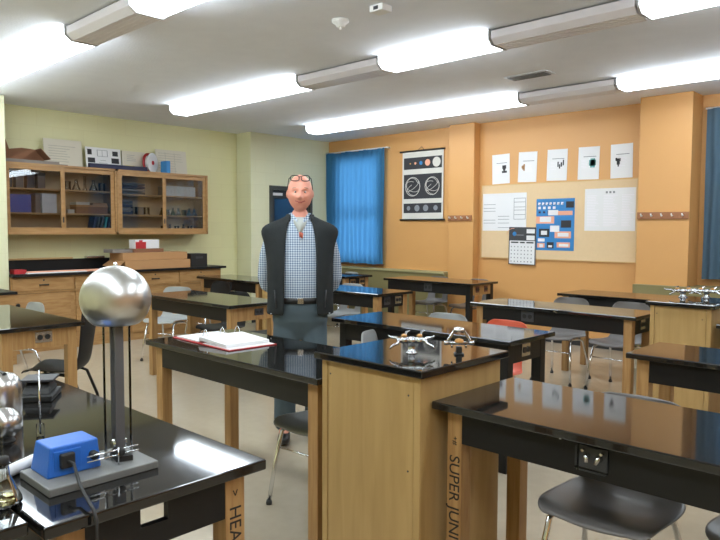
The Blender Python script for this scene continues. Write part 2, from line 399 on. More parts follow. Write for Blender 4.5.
# ------------------------------------------------------------------ tables
TZ = .83
def lettering(txt, size, m, parent, loc, rot, name='lettering'):
    c = D.curves.new(name, 'FONT'); c.body = txt; c.size = size; c.extrude = .0006; c.align_y = 'CENTER'
    o = D.objects.new(name, c); COL.objects.link(o)
    dg = bpy.context.evaluated_depsgraph_get(); me = D.meshes.new_from_object(o.evaluated_get(dg)); D.objects.remove(o)
    me.materials.clear(); me.materials.append(m)
    o = D.objects.new(name, me); COL.objects.link(o); o.parent = parent; o.location = loc; o.rotation_euler = rot
    return o
def plate(parent, c, axis, kind='grey', size=(.115, .075)):
    """outlet plate on an apron; axis 'x' = on the +X end, 'y' = on the -Y side"""
    w, h = size
    pm = {'grey': 'steel', 'maroon': 'maroon', 'wood': 'wood', 'box': 'acrylic', 'dark': 'darkgrey'}[kind]
    t = .006 if kind != 'box' else .03
    if axis == 'x':
        p = MB().box(0, t, -w/2, w/2, -h/2, h/2).build('outlet_plate', M[pm], parent, .002, c)
        for k in (-1, 1):
            MB().tube([(t, k*w*.22, 0), (t+.004, k*w*.22, 0)], h*.24, 14).build('socket', M['blackmatte'], p)
    else:
        p = MB().box(-w/2, w/2, -t, 0, -h/2, h/2).build('outlet_plate', M[pm], parent, .002, c)
        if kind == 'box':
            MB().box(-w/2+.004, w/2-.004, -.004, 0, -h/2+.004, h/2-.004).build('backing', M['darkgrey'], p)
        for k in (-1, 1):
            if kind == 'box':
                MB().tube([(k*w*.20, -.004, .006), (k*w*.20, -.016, .008), (k*w*.14, -.022, -.012)], [.012, .010, .006], 12).build('spout', M['chrome'], p)
                MB().tube([(k*w*.30, -.004, .024), (k*w*.30, -.02, .024)], .005, 10).build('stud', M['chrome'], p)
            else:
                MB().tube([(k*w*.22, -t+.002, 0), (k*w*.22, -t-.004, 0)], h*.22, 14).build('socket', M['blackmatte'], p)
    return p
def table(x0, x1, y0, y1, label, end='black', legs=('wood',)*4, plates=(), hole=False, front='black'):
    cx, cy = (x0+x1)/2, (y0+y1)/2; hx, hy = (x1-x0)/2, (y1-y0)/2
    t = thing('lab_table', label, 'table', (cx, cy, 0), group='black topped lab tables')
    MB().box(-hx, hx, -hy, hy, TZ-.03, TZ).build('tabletop', M['black'], t, .005)
    i, lw = .045, .066; ab, at = TZ-.03-.125, TZ-.03
    mm = {'black': M['blackpaint'], 'wood': M['woodleg']}
    pos = [(-hx+i, -hy+i), (hx-i-lw, -hy+i), (-hx+i, hy-i-lw), (hx-i-lw, hy-i-lw)]
    out = []
    for (lx, ly), lm in zip(pos, legs):
        out.append(MB().box(0, lw, 0, lw, 0, at-.001).build('leg', mm[lm], t, .003, (lx, ly, 0)))
    MB().box(-hx+i+lw, hx-i-lw, -hy+i+.002, -hy+i+.024, ab, at).build('apron', mm[front], t)
    MB().box(-hx+i+lw, hx-i-lw, hy-i-.024, hy-i-.002, ab, at).build('apron', mm['black'], t)
    MB().box(-hx+i+.002, -hx+i+.024, -hy+i+lw, hy-i-lw, ab, at).build('apron', mm[end], t)
    ye0, ye1 = -hy+i+lw, hy-i-lw; xa, xb = hx-i-.024, hx-i-.002
    if hole:
        hy0, hy1 = hole; hz0, hz1 = .732, .788
        b = MB().box(xa, xb, ye0, hy0, ab, at).box(xa, xb, hy1, ye1, ab, at).box(xa, xb, hy0, hy1, ab, hz0).box(xa, xb, hy0, hy1, hz1, at)
        b.build('apron', mm[end], t)
    else:
        MB().box(xa, xb, ye0, ye1, ab, at).build('apron', mm[end], t)
    for p in plates:
        ax, u, kind = p[:3]; size = p[3] if len(p) > 3 else (.115, .075)
        if ax == 'x': plate(t, (hx-i-.002, u, .745), 'x', kind, size)
        else: plate(t, (u, -hy+i+.002, .745), 'y', kind, size)
    return t, out
W, B_ = 'wood', 'black'
V0, Vl = table(-3.0, -1.487, .563, 1.184, 'black topped lab table holding the Van de Graaff generator, end towards us', legs=(W, W, W, W), hole=(-.057, .021))
V2, _ = table(-3.06, -1.545, -.07, .553, 'black topped lab table under the conical flask at the left edge')
T1, _ = table(-3.64, -2.137, 1.985, 2.626, 'black topped lab table with the open binder lying on it')
RT, Rl = table(-1.547, -.04, 2.039, 2.640, 'black topped lab table butted to the sink cabinet, with inked front leg', plates=[('y', -.123, 'box', (.105, .08))])
Lt, _ = table(-6.17, -4.665, 1.50, 2.085, 'black topped lab table with wooden end and twin socket, beside the tall black chair', end=W, plates=[('x', .02, 'grey')])
A, _ = table(-6.26, -4.75, 3.385, 3.99, 'black topped lab table with wooden end and dark socket, behind the man', end=W, plates=[('x', .05, 'dark', (.10, .06))])
Bt, _ = table(-3.58, -2.05, 3.47, 4.03, 'black topped lab table with black end and grey socket, behind the sink cabinet', legs=(B_, B_, W, B_), plates=[('x', -.02, 'grey', (.1, .08))])
Gt, _ = table(-1.42, .09, 3.60, 4.10, 'black topped lab table with wooden legs second back on the right side')
E_, _ = table(-3.47, -1.955, 5.14, 5.67, 'black topped lab table in front of the two chairs below the notice board', legs=(W, W, W, W), plates=[('x', 0, 'grey', (.09, .08)), ('y', -.19, 'dark', (.12, .09))])
Ht, _ = table(-1.40, .1, 5.16, 5.72, 'black topped lab table beyond the far sink cabinet at the right edge')
A2, _ = table(-8.08, -6.69, 5.20, 5.78, 'black topped lab table near the end of the wooden counter', legs=(W, W, W, W), plates=[('y', .02, 'dark', (.12, .09))])
C1, _ = table(-6.05, -4.545, 5.07, 5.64, 'black topped lab table reflecting the blue curtain, with black end and two sockets', plates=[('x', -.09, 'dark', (.10, .08)), ('x', .09, 'grey', (.1, .08))])
C0, _ = table(-8.1, -6.58, 6.66, 7.22, 'black topped lab table nearest the blue curtain corner', plates=[('x', -.09, 'wood', (.10, .08)), ('x', .1, 'wood', (.1, .09))])
Dt, _ = table(-6.07, -4.63, 6.88, 7.50, 'black topped lab table below the hanging chart, with maroon sockets on its end', end=W, legs=(B_, B_, W, B_), plates=[('x', -.1, 'maroon', (.075, .075)), ('x', .09, 'maroon', (.075, .075)), ('y', .02, 'dark', (.13, .1))])
Ft, _ = table(-3.33, -1.83, 6.56, 7.16, 'farthest black topped lab table in front of the wide orange pilaster')
# handwriting on two legs
lettering('HEAT', .056, M['marker'], Vl[3], (.0665, .031, .705), (PI/2, PI/2, PI/2))
lettering('>', .035, M['marker'], Vl[3], (.0665, .031, .752), (PI/2, PI/2, PI/2))
lettering('SUPER JUNI', .066, M['marker'], Rl[0], (.033, -.0007, .625), (PI/2, PI/2, 0))
lettering('+#', .03, M['marker'], Rl[0], (.036, -.0007, .70), (PI/2, PI/2, 0))
MB().box(-.06, -.053, 0, .003, -.004, .003).build('paint_chip', M['white'], RT, 0, (-.33+.245-.10, -.2945+.047-.003-.005, .80-.012))

# ------------------------------------------------------------------ sink cabinets with taps
def make_tap(name, parent, loc, rz=0):
    t = D.objects.new(name, None); COL.objects.link(t); t.parent = parent; t.location = loc; t.rotation_euler = (0, 0, rz)
    MB().lathe([(.026, 0), (.026, .005), (.017, .010), (.015, .040), (.020, .046), (.018, .066), (.009, .072)], n=20).build('post', M['tapchrome'], t)
    for k in range(2):
        q = -1 if k == 0 else 1
        MB().tube([(q*.008, 0, .056), (q*.032, 0, .056)], [.014, .012], 14).lathe([(.017, .044), (.0185, .052), (.017, .066), (.010, .071)], (q*.033, 0, 0), 16).build('valve_body', M['tapchrome'], t)
        MB().lathe([(.012, .071), (.0125, .079), (.006, .083)], (q*.033, 0, 0), 14).build('cap', M['brass'], t)
        MB().tube([(q*.033, 0, .066), (q*.033+.004, .02, .072), (q*.033+.012, .036, .086), (q*.033+.026, .044, .090)], [.006, .0065, .006, .004], 8).build('lever', M['tapchrome'], t)
        for a in ((.42, -.55) if q > 0 else (PI-.42, PI+.55)):
            dx, dy = math.cos(a), math.sin(a)
            MB().tube([(q*.033, 0, .056), (q*.033+dx*.030, dy*.030, .056), (q*.033+dx*.034, dy*.034, .055+.02*dy), (q*.033+dx*.064, dy*.064, .052+.32*dy*.05*2), (q*.033+dx*.074, dy*.074, .051+.5*dy*.05*2)], [.010, .0095, .0075, .005, .003], 8).build('nozzle', M['tapchrome'], t)
    return t
def island(x0, x1, y0, y1, label, z=.96):
    cx, cy = (x0+x1)/2, (y0+y1)/2; hx, hy = (x1-x0)/2, (y1-y0)/2
    t = thing('sink_cabinet', label, 'cabinet', (cx, cy, 0), group='wooden sink cabinets')
    o = .028
    MB().box(-hx+o, hx-o, -hy+o+.006, hy-o, 0, z-.03).build('body', M['ply'], t, .002)
    MB().box(-hx+o+.035, hx-o-.035, -hy+o, -hy+o+.008, .03, z-.035).build('panel', M['ply'], t, .002)
    for sx in (-1, 1):
        xx = sx*(hx-o-.016)
        MB().box(xx-.016, xx+.016, -hy+o-.003, -hy+o+.01, 0, z-.031).build('stile', M['ply'], t, .002)
    MB().box(-hx, hx, -hy, hy, z-.03, z).build('top', M['black'], t, .005)
    b = MB()
    for xx, zz in ((hx-o-.06, .85), (hx-o-.06, .55), (-hx+o+.05, .87)): b.tube([(xx, -hy+o-.002, zz), (xx, -hy+o+.004, zz)], .004, 8)
    b.build('screw', M['darkgrey'], t)
    return t
I1 = island(-2.127, -1.527, 1.955, 2.575, 'pale wooden sink cabinet with gas taps between the two nearest tables')
make_tap('gas_tap', I1, (.03, -.04, .96), .75)
st = D.objects.new('water_tap', None); COL.objects.link(st); st.parent = I1; st.location = (.195, .075, .96); st.rotation_euler = (0, 0, .75)
MB().box(-.02, .02, -.02, .02, 0, .008).box(-.012, .012, -.012, .012, .008, .035).build('foot', M['blackmatte'], st, .002)
MB().tube([(-.052, 0, .05), (.052, 0, .05)], .008, 10).build('crossbar', M['tapchrome'], st)
for s in (-1, 1):
    MB().tube([(s*.052, 0, .05), (s*.045, 0, .065), (s*.022, .004, .10), (s*.012, .004, .112)], .0065, 10).build('strut', M['tapchrome'], st)
    MB().lathe([(.010, -.008), (.013, 0), (.010, .010)], (s*.054, 0, .05), 12).build('knuckle', M['tapchrome'], st)
    MB().tube([(s*.03, 0, .045), (s*.03, 0, .03)], .004, 8).build('screw_pin', M['tapchrome'], st)
MB().lathe([(.0, .095), (.022, .096), (.026, .104), (.022, .114), (.008, .118)], (0, .004, 0), 18).build('head', M['steel'], st)
MB().lathe([(.018, .054), (.02, .058), (.016, .066), (.004, .07)], (0, -.004, 0), 16).build('cap', M['brass'], st)
I2 = island(-1.895, -1.41, 5.16, 5.80, 'wooden sink cabinet with star shaped chrome tap in front of the slate blue curtain')
I3 = island(-6.665, -6.06, 5.20, 5.8, 'wooden sink cabinet beside the man, mostly hidden by his vest')
make_tap('gas_tap', I2, (-.13, .17, .96), .75).scale = (1.35, 1.35, .95)
make_tap('gas_tap', I2, (.02, .26, .96), .2).scale = (1.3, 1.3, .95)
make_tap('gas_tap', I3, (.12, .0, .96), .75)

# ------------------------------------------------------------------ chairs
def make_chair(label, shell_m, leg_m, zs=1.0, back=1.0, name='school_chair', grip=True):
    t = thing(name, label, 'chair')
    # profile (y, z, halfwidth): front lip -> seat -> bend -> backrest
    pr = [(-.215, .425, .165), (-.208, .438, .19), (-.18, .447, .205), (-.10, .445, .215), (0, .435, .218), (.09, .428, .215), (.15, .434, .205), (.19, .455, .19), (.212, .49, .175),
          (.225, .54, .165), (.238, .60, .185), (.252, .67, .205), (.264, .735, .20), (.272, .785, .17), (.275, .80, .12)]
    z0 = .44
    pr = [(y, (z if z < z0 else z0+(z-z0)*back*1.02), w) for y, z, w in pr]
    rows = []
    n = 16
    for j, (y, z, w) in enumerate(pr):
        r = []
        for i in range(n+1):
            u = -1+2*i/n
            dish = .022*(u*u) if j < 7 else 0
            cur = -.035*(u*u) if j >= 7 else (-.0)
            r.append((w*u, y+cur, z+dish-(.012*(abs(u)**6) if j < 2 else 0)))
        rows.append(r)
    mb = MB()
    for j in range(len(rows)-1):
        for i in range(n):
            if grip and j in (8, 9) and 5 <= i <= 10: continue      # grip opening at the base of the backrest
            mb.add([rows[j][i], rows[j][i+1], rows[j+1][i+1], rows[j+1][i]], [(0, 1, 2, 3)], 0, True)
    sh = mb.build('shell', shell_m, t, weld=True, solid=.009)
    m = sh.modifiers.new('ss', 'SUBSURF'); m.levels = 1; m.render_levels = 1
    # tubular legs
    for s in (-1, 1):
        MB().tube([(s*.13, -.02, .425), (s*.155, -.12, .42), (s*.165, -.16, .40), (s*.185, -.20, .20), (s*.20, -.225, .012)], .0115, 10).build('leg', leg_m, t)
        MB().tube([(s*.13, .02, .418), (s*.15, .11, .41), (s*.16, .15, .39), (s*.185, .215, .20), (s*.20, .25, .012)], .0115, 10).build('leg', leg_m, t)
        MB().tube([(s*.13, -.06, .424), (s*.13, .10, .414)], .012, 10).build('seat_rail', leg_m, t)
        for yy in (-.225, .25):
            MB().lathe([(.016, 0), (.017, .012), (.013, .026)], (s*.20, yy, 0), 12).build('foot_cap', M['rubber'], t)
    MB().tube([(-.17, -.175, .31), (.17, -.175, .31)], .006, 8).build('stretcher', leg_m, t)
    MB().box(-.14, .14, -.05, -.03, .412, .42).box(-.14, .14, .06, .08, .408, .415).build('cross_bar', leg_m, t)
    return t
proto = {'grey': make_chair('', M['seatgrey'], M['chrome']), 'light': make_chair('', M['seatlight'], M['chrome']), 'red': make_chair('', M['seatred'], M['chrome']),
         'dark': make_chair('', M['seatblack'], M['chrome'])}
used = set()
def chair(kind, x, y, rz, label):
    if kind not in used:
        used.add(kind); o = proto[kind]; o.location = (x, y, 0); o.rotation_euler = (0, 0, rz); o['label'] = label
    else: o = dup(proto[kind], (x, y, 0), rz, label)
    o['group'] = 'moulded plastic school chairs'
    return o
chair('grey', -1.00, 2.46, .04, 'dark grey plastic chair under the front right table, nearest whole seat to the camera').scale = (1.07, 1.05, 1.015)
chair('grey', -.46, 2.62, -.1, 'dark grey plastic chair cut off by the lower right picture corner')
chair('light', -2.60, 2.47, .05, 'mid grey plastic chair pushed under the binder table beside the sink cabinet')
chair('light', -2.80, 3.38, 2.05, 'pale grey plastic chair turned edge-on between the sink cabinet and the next table')
chair('light', -3.20, 4.22, .1, 'pale grey plastic chair behind the second right table, beside the red chair')
chair('red', -2.66, 4.19, -.05, 'only red plastic chair in the room')
chair('grey', -3.08, 6.17, .05, 'left one of the two dark grey chairs under the notice board, behind the long table')
chair('grey', -2.50, 6.17, -.08, 'right one of the two dark grey chairs under the notice board, behind the long table')
chair('grey', -5.88, 7.70, .06, 'grey plastic chair farther from the notice board behind the table below the hanging chart')
chair('grey', -5.22, 7.70, -.06, 'grey plastic chair nearer the notice board behind the table below the hanging chart')
chair('light', -5.85, 5.83, .1, 'pale grey plastic chair whose back tops the table reflecting the blue curtain')
chair('light', -7.55, 7.52, -.1, 'pale grey plastic chair in the corner below the blue curtain')
chair('dark', -5.95, 4.14, .08, 'black plastic chair behind the wood-ended table, nearer the wooden counter')
chair('dark', -5.22, 4.14, -.08, 'black plastic chair behind the wood-ended table, next to the man')
chair('light', -6.85, 4.02, .5, 'pale grey plastic chair standing between the aluminium sphere and the wooden counter')
chair('light', -6.36, 2.15, .05, 'pale grey plastic chair behind the wood-ended table at the left edge')
chair('dark', -7.25, 4.82, .1, 'black plastic chair in front of the farthest left table')
tall = make_chair('tall black moulded chair turned sideways at the wood-ended table on the left', M['seatblack'], M['blackpaint'], back=1.58, grip=False)
tall.location = (-5.06, 2.06, 0); tall.rotation_euler = (0, 0, -.70)

# ------------------------------------------------------------------ base cabinets on yellow wall
def base_unit(y0, y1, label, knob):
    t = thing('base_cabinet', label, 'cabinet', (XW+.60, (y0+y1)/2, 0), group='wooden base cabinets under the counter'); h = (y1-y0)/2
    MB().box(-.60, -.02, -h, h, 0, .915).build('body', M['cabwood'], t)
    d = MB().box(-.02, -.001, -h+.012, h-.012, .74, .895).build('drawer', M['cabwood'], t, .003)
    MB().box(-.001, .022, -.055, .055, .806, .818).box(-.001, .01, -.055, -.045, .80, .82).box(-.001, .01, .045, .055, .80, .82).build('pull', M['blackmatte'], d)
    MB().tube([(-.001, 0, .868), (.006, 0, .868)], .010, 12).build('lock', M['blackmatte'], d)
    MB().box(-.02, 0, -h, h, .715, .735).build('rail', M['cabwood'], t)
    dd = MB().box(-.025, -.006, -h+.02, h*.88, .1, .71).build('door', M['cabwood'], t, .003)
    MB().lathe([(.004, 0), (.022, .002), (.024, .012), (.012, .02)], n=18).build('finger_pull', M['blackmatte'], dd, loc=(-.006, -h+.07, .58), rot=(0, PI/2, 0))
    MB().box(-.58, -.05, -h, h, 0, .08).build('plinth', M['blackmatte'], t)
for k, (a, b) in enumerate(((2.84, 3.58), (3.58, 4.32), (4.32, 5.06), (5.06, 5.77))):
    base_unit(a, b, ['wooden base cabinet beside the yellow wall pillar', 'wooden base cabinet second from the yellow wall pillar', 'wooden base cabinet under the flat cardboard boxes', 'wooden base cabinet at the open end of the counter'][k], 0)
ct = thing('counter_worktop', 'long black worktop on the wooden base cabinets', 'worktop', (XW, 2.84, .915))
MB().box(.002, .64, 0, 2.99, 0, .032).build('slab', M['blackpaint'], ct, .003)
up = MB().box(.002, .03, 0, 1.48, 0, .143).build('splashback', M['blackpaint'], None, .003, (XW, 2.84, .9475)); tag(up, 'black splashback strip standing against the yellow wall behind the counter', 'splashback')
CZ = .947
lc = thing('side_counter', 'low wooden counter with black edge in front of the yellow pillar', 'counter', (-8.0, 2.3, 0))
MB().box(-.3, .28, -.6, .38, 0, .77).build('body', M['cabwood'], lc)
MB().box(-.32, .30, -.62, .40, .77, .80).build('top', M['blackpaint'], lc, .003)

# upper cabinets
UZ0, UZ1, UX = 1.415, 2.285, XW+.36
def upper(y0, y1, label, shelves):
    t = thing('display_cabinet', label, 'cabinet', (XW, (y0+y1)/2, UZ0), group='glass fronted wall cabinets'); h = (y1-y0)/2; dz = UZ1-UZ0
    MB().box(0, .012, -h+.02, h-.02, .02, dz-.02).build('back_panel', M['cabback'], t)
    MB().box(0, .36, -h, -h+.022, 0, dz).box(0, .36, h-.022, h, 0, dz).box(0, .36, -h, h, 0, .03).box(0, .36, -h, h, dz-.025, dz).build('carcass', M['cabwood'], t)
    for z in shelves: MB().box(.012, .30, -h+.022, h-.022, z-.018, z).build('shelf', M['shelfwood'], t)
    for k in range(2):
        ya, yb = (-h+.022, .02) if k == 0 else (-.02, h-.022); xa = .335 if k == 0 else .318
        fw = .05
        d = MB().box(xa, xa+.016, ya, ya+fw, .03, dz-.025).box(xa, xa+.016, yb-fw, yb, .03, dz-.025).box(xa, xa+.016, ya+fw, yb-fw, .03, .085).box(xa, xa+.016, ya+fw, yb-fw, dz-.08, dz-.025).build('door', M['cabwood'], t)
        MB().box(xa+.006, xa+.009, ya+fw-.005, yb-fw+.005, .08, dz-.075).build('pane', M['cabglass'], d)
        yy = yb-.025 if k == 0 else ya+.025
        MB().box(xa+.014, xa+.019, yy-.009, yy+.009, .15, .22).build('finger_pull', M['blackmatte'], d)
    return t
upper(2.866, 4.277, 'glass fronted wall cabinet holding blue boxes, nearer the pillar', (.27, .57))
upper(4.283, 5.705, 'glass fronted wall cabinet holding glassware, nearer the room corner', (.27, .55))
# contents
def boxthing(name, x, y, z, sx, sy, sz, m, label, cat='box', group=None, bevel=.003, rz=0, lid=None):
    o = MB().box(-sx/2, sx/2, -sy/2, sy/2, 0, sz).build(name, m, None, bevel, (x, y, z), rot=(0, 0, rz))
    tag(o, label, cat, group)
    if lid:
        MB().box(-sx/2-.003, sx/2+.003, -sy/2-.003, sy/2+.003, sz*.8, sz+.003).build('lid', lid, o, .002)
    return o
def book(x, y, z, w, d, h, m, label, lean=0, group=None):
    o = MB().box(-d/2, d/2, -w/2, w/2, 0, h).build('book', m, None, .002, (x, y, z+(w/2*math.sin(abs(lean)))), rot=(lean, 0, 0))
    MB().box(-d/2-.001, d/2-.006, -w/2+.003, w/2-.003, .003, h+.001).build('pages', M['paper'], o)
    return tag(o, label, 'book', group)
cx = XW+.17; z1, z2, z3 = UZ0+.0315, UZ0+.2715, UZ0+.5715
for k in range(4):
    boxthing('storage_jar', cx, 2.97+k*.13, z3, .1, .09, .2, [M['darkgrey'], M['greycard'], M['darkgrey'], M['greycard']][k], '%s tall dark container on the top shelf of the cabinet nearer the pillar' % ORD[k], 'container', 'tall dark containers', lid=M['blackmatte'])
boxthing('storage_box', cx, 3.06, z2, .2, .30, .22, mat('blue_card', srgb(48, 82, 172), .6), 'large dark blue box on the middle shelf of the left cabinet')
boxthing('binder_box', cx, 3.29, z2, .2, .06, .24, M['greycard'], 'grey upright file between blue box and white boxes', 'file')
boxthing('storage_box', cx, 3.43, z2, .2, .18, .12, M['white'], 'lower of the two white boxes beside the blue box')
boxthing('storage_box', cx, 3.43, z2+.121, .2, .18, .12, M['white'], 'upper of the two white boxes beside the blue box')
boxthing('storage_tray', cx, 3.2, z1, .2, .4, .05, M['pink'], 'flat pinkish tray on the bottom shelf of the left cabinet', 'tray')
boxthing('storage_box', cx, 3.98, z2, .2, .42, .11, M['darkcard'], 'long brown box on the middle shelf behind the second door', lid=M['card'])
boxthing('storage_box', cx, 3.86, z2+.115, .18, .18, .035, M['paper'], 'flat pale box lying left on the long brown box')
boxthing('storage_box', cx, 4.09, z2+.115, .18, .19, .03, M['card'], 'flat tan box lying right on the long brown box')
boxthing('storage_box', cx, 3.71, z2, .15, .09, .05, M['paper'], 'small pale box beside the long brown box')
boxthing('storage_box', cx, 3.78, z1, .18, .22, .03, M['darkgrey'], 'flat dark case on the bottom shelf behind the second door', 'case')
for k in range(5):
    book(cx+.03, 3.98+k*.05, z1+.001, .03, .17, .20, [M['navy'], M['darkgrey'], M['blackmatte'], M['teal'], M['navy']][k], ['leftmost leaning navy book', 'leaning grey book second from the left', 'black leaning book in the middle', 'leaning teal book', 'rightmost leaning navy book'][k]+' on the bottom cabinet shelf', -.22, 'leaning books in the wall cabinet')
def glassware(kind, x, y, z, s, m, label):
    if kind == 'beaker': pr = [(.001, 0), (.035, 0), (.036, .01), (.036, .085), (.04, .09), (.034, .088), (.033, .012), (.001, .008)]
    elif kind == 'flask': pr = [(.001, 0), (.042, 0), (.044, .008), (.016, .075), (.014, .11), (.017, .115), (.012, .11), (.013, .076), (.04, .012), (.001, .006)]
    else: pr = [(.001, 0), (.022, 0), (.022, .02), (.012, .03), (.012, .15), (.016, .155), (.01, .15), (.001, .035)]
    o = MB().lathe([(r*s, q*s) for r, q in pr], n=18).build('glass_'+kind, m, None, 0, (x, y, z))
    tag(o, label, kind, 'laboratory glassware in the wall cabinets')
n = 0
for k in range(5):
    glassware(['beaker', 'flask', 'cylinder', 'flask', 'beaker'][k], cx, 3.70+k*.115, z3, 1.25, M['glass'], '%s clear glass vessel from the left on the top shelf behind the second door' % ORD[k])
for k in range(4):
    boxthing('storage_tray', cx, 4.55, UZ0+.5515+k*.04, .2, .38, .032, [M['darkgrey'], M['greycard'], M['navy'], M['darkgrey']][k], '%s flat dark tray up the stack on the top shelf behind the third door' % ORD[k], 'tray', 'stacked flat trays')
for k in range(4):
    boxthing('storage_tray', cx, 4.45, UZ0+.2715+k*.05, .2, .2, .04, [M['navy'], M['greycard'], M['navy'], M['darkgrey']][k], '%s blue-grey tray up the stack on the middle shelf behind the third door' % ORD[k], 'tray', 'stacked blue-grey trays')
for k in range(3):
    glassware('beaker', cx, 4.62+k*.095, UZ0+.2715, 1.2, M['greycard'] if k == 1 else M['glass'], '%s beaker from the left on the middle shelf behind the third door' % ORD[k])
boxthing('storage_bin', cx, 5.30, UZ0+.5515, .2, .50, .14, M['paper'], 'long whitish bin on the top shelf of the cabinet nearer the corner', 'bin')
for k in range(7):
    glassware(['flask', 'beaker', 'flask'][k % 3], cx, 5.05+k*.09, UZ0+.2715, .95, M['greenglass'], '%s greenish glass vessel from the left behind the last cabinet door' % ORD[k])
for k in range(5):
    glassware(['beaker', 'flask'][k % 2], cx, 5.07+k*.11, z1, 1.0, M['darkgrey'] if k % 2 else M['glass'], '%s small vessel from the left on the bottom shelf behind the last door' % ORD[k])

# on top of upper cabinets (z = UZ1)
TX = XW
def marks_on(nm, mm, rects, par, f):
    """print marks: lettering, lines and drawings stay one mesh; pasted photographs and cards are one mesh each"""
    if nm in ('photo', 'pasted_card', 'white_label', 'letter'):
        for q in rects: f(MB(), *q).build(nm, mm, par)
    else:
        b = MB()
        for q in rects: f(b, *q)
        b.build(nm, mm, par)
def lean_board(y0, y1, h, m, label, marks, name='poster_board', x=.07, cat='poster'):
    w = y1-y0
    o = MB().box(-.006, .006, -w/2, w/2, 0, h).build(name, m, None, 0, (TX+x+.03, (y0+y1)/2, UZ1), rot=(0, -.12, 0))
    tag(o, label, cat)
    if marks:
        for nm, mm, rects in marks:
            marks_on(nm, mm, rects, o, lambda b, u0, u1, v0, v1: b.box(.006, .0075, -w/2+u0*w, -w/2+u1*w, v0*h, v1*h))
    return o
def lines(n, u0, u1, v0, v1, t=.018):
    out = []
    for k in range(n):
        v = v0+(v1-v0)*(k+.5)/n; out.append((u0, u0+(u1-u0)*random.uniform(.6, 1), v-t/2, v+t/2))
    return out
lean_board(3.45, 3.94, .36, M['posterboard'], 'white poster board with faint writing, left on the wall cabinets', [('lettering', M['faintink'], lines(7, .12, .85, .15, .8, .02))])
lean_board(3.99, 4.48, .30, M['white'], 'white display board with dark photographs on the wall cabinets',
           [('photo', M['darkink'], [(.04, .17, .04, .20), (.05, .25, .30, .52), (.05, .17, .66, .9), (.72, .9, .04, .2), (.72, .94, .32, .56), (.76, .92, .66, .88)]),
            ('drawing', M['ink'], [(.32, .62, .60, .615), (.32, .62, .88, .895), (.32, .335, .6, .89), (.605, .62, .6, .89), (.46, .47, .6, .89), (.36, .6, .3, .315), (.4, .56, .42, .435)])])
lean_board(4.50, 4.86, .29, M['posterboard'], 'white poster with yellow patch next to the striped reel', [('yellow_patch', mat('yellow_note', srgb(222, 206, 90), .8), [(.12, .5, .04, .30)]), ('lettering', M['ink'], lines(4, .2, .6, .5, .85, .015))])
lean_board(5.02, 5.52, .36, M['posterboard'], 'white poster board with faint grid at the right end of the wall cabinets', [('lettering', M['faintink'], lines(8, .08, .9, .1, .9, .015)+[(.3, .31, .05, .9), (.6, .61, .05, .9)])])
boxthing('navy_strip', TX+.30, 4.34, UZ1, .05, .82, .06, M['navy'], 'long navy blue strip lying along the cabinet top edge', 'strip')
reel = thing('cable_reel', 'red and white reel standing on the wall cabinets', 'reel', (TX+.17, 4.89, UZ1+.14), 0)
MB().tube([(-.0, -.05, 0), (0, -.035, 0)], .14, 32).build('flange', M['red'], reel)
MB().tube([(0, -.034, 0), (0, .02, 0)], .105, 28).build('hub', M['white'], reel)
MB().tube([(0, .02, 0), (0, .03, 0)], .14, 32).build('flange', M['white'], reel)
MB().tube([(0, .03, 0), (0, .036, 0)], .03, 16).build('label_disc', M['red'], reel)
reel.rotation_euler = (0, 0, -1.04)
book(TX+.27, 5.06, UZ1, .06, .16, .17, M['posterblue'], 'upright blue book beside the striped reel')
rf = thing('cardboard_roof', 'folded brown cardboard roof shapes on the left wall cabinet', 'cardboard', (TX+.18, 3.12, UZ1+.04))
MB().prism([(-.14, 0), (-.09, .14), (.06, .165), (.22, .155), (.34, .03), (.34, 0)], 'x', -.10, -.09).prism([(.34, .03), (.22, .155), (.22, .15), (.33, .03)], 'x', -.1, .1).build('roof_panel', M['darkcard'], rf)
MB().prism([(-.23, .0), (-.165, .33), (-.10, .13), (-.06, .0)], 'x', -.06, -.05).build('gable', M['darkcard'], rf)
MB().prism([(-.20, 0), (.10, .12), (.15, .115), (-.02, 0)], 'x', .05, .06).build('flap', M['darkcard'], rf)
MB().box(-.16, .16, -.27, .52, -.04, -.028).box(-.15, .15, -.27, .42, -.028, 0).build('sheet', M['greycard'], rf)

# on the counter
fx = XW+.46
bx1 = boxthing('cardboard_box', fx-.02, 4.72, CZ+.001, .42, .98, .12, M['card'], 'lower flat cardboard box on the counter with open flap')
MB().add([(.21, -.49, .0), (.21, -.49, .12), (.25, -.62, .03), (-.21, -.49, .12), (-.17, -.62, .05)], [(1, 3, 4, 2)], 0).build('flap', M['card'], bx1, solid=.006)
boxthing('cardboard_box', fx-.03, 4.70, CZ+.1235, .38, .96, .10, M['card'], 'upper flat cardboard box on the counter stack')
boxthing('shallow_tray', fx-.02, 4.62, CZ+.2245, .26, .44, .05, M['darkcard'], 'brown shallow tray on top of the cardboard boxes', 'tray', lid=None)
wb = boxthing('small_carton', fx-.02, 4.62, CZ+.2755, .16, .36, .12, M['white'], 'white carton with red print on the brown tray', 'carton')
MB().box(.081, .084, -.17, -.02, .0, .09).box(.081, .084, -.12, -.07, .09, .115).build('red_print', M['red'], wb)
boxthing('paper_bundle', fx-.05, 4.255, CZ+.2245, .26, .28, .045, M['greycard'], 'grey bundle of folders at the left of the stacked boxes', 'folders')
bb = boxthing('black_case', fx+.02, 5.39, CZ, .24, .27, .19, M['blackmatte'], 'black cube-shaped case near the counter end', 'case')
MB().box(.121, .123, -.06, .06, .12, .15).build('label_plate', M['darkgrey'], bb)
boxthing('red_box', fx+.0, 2.97, CZ, .14, .14, .05, M['red'], 'small red box beside long white sheets on the counter')
boxthing('paper_roll_stack', fx+.03, 3.50, CZ, .12, .92, .022, M['pink'], 'long pale strip of card lying on the counter', 'card strip')
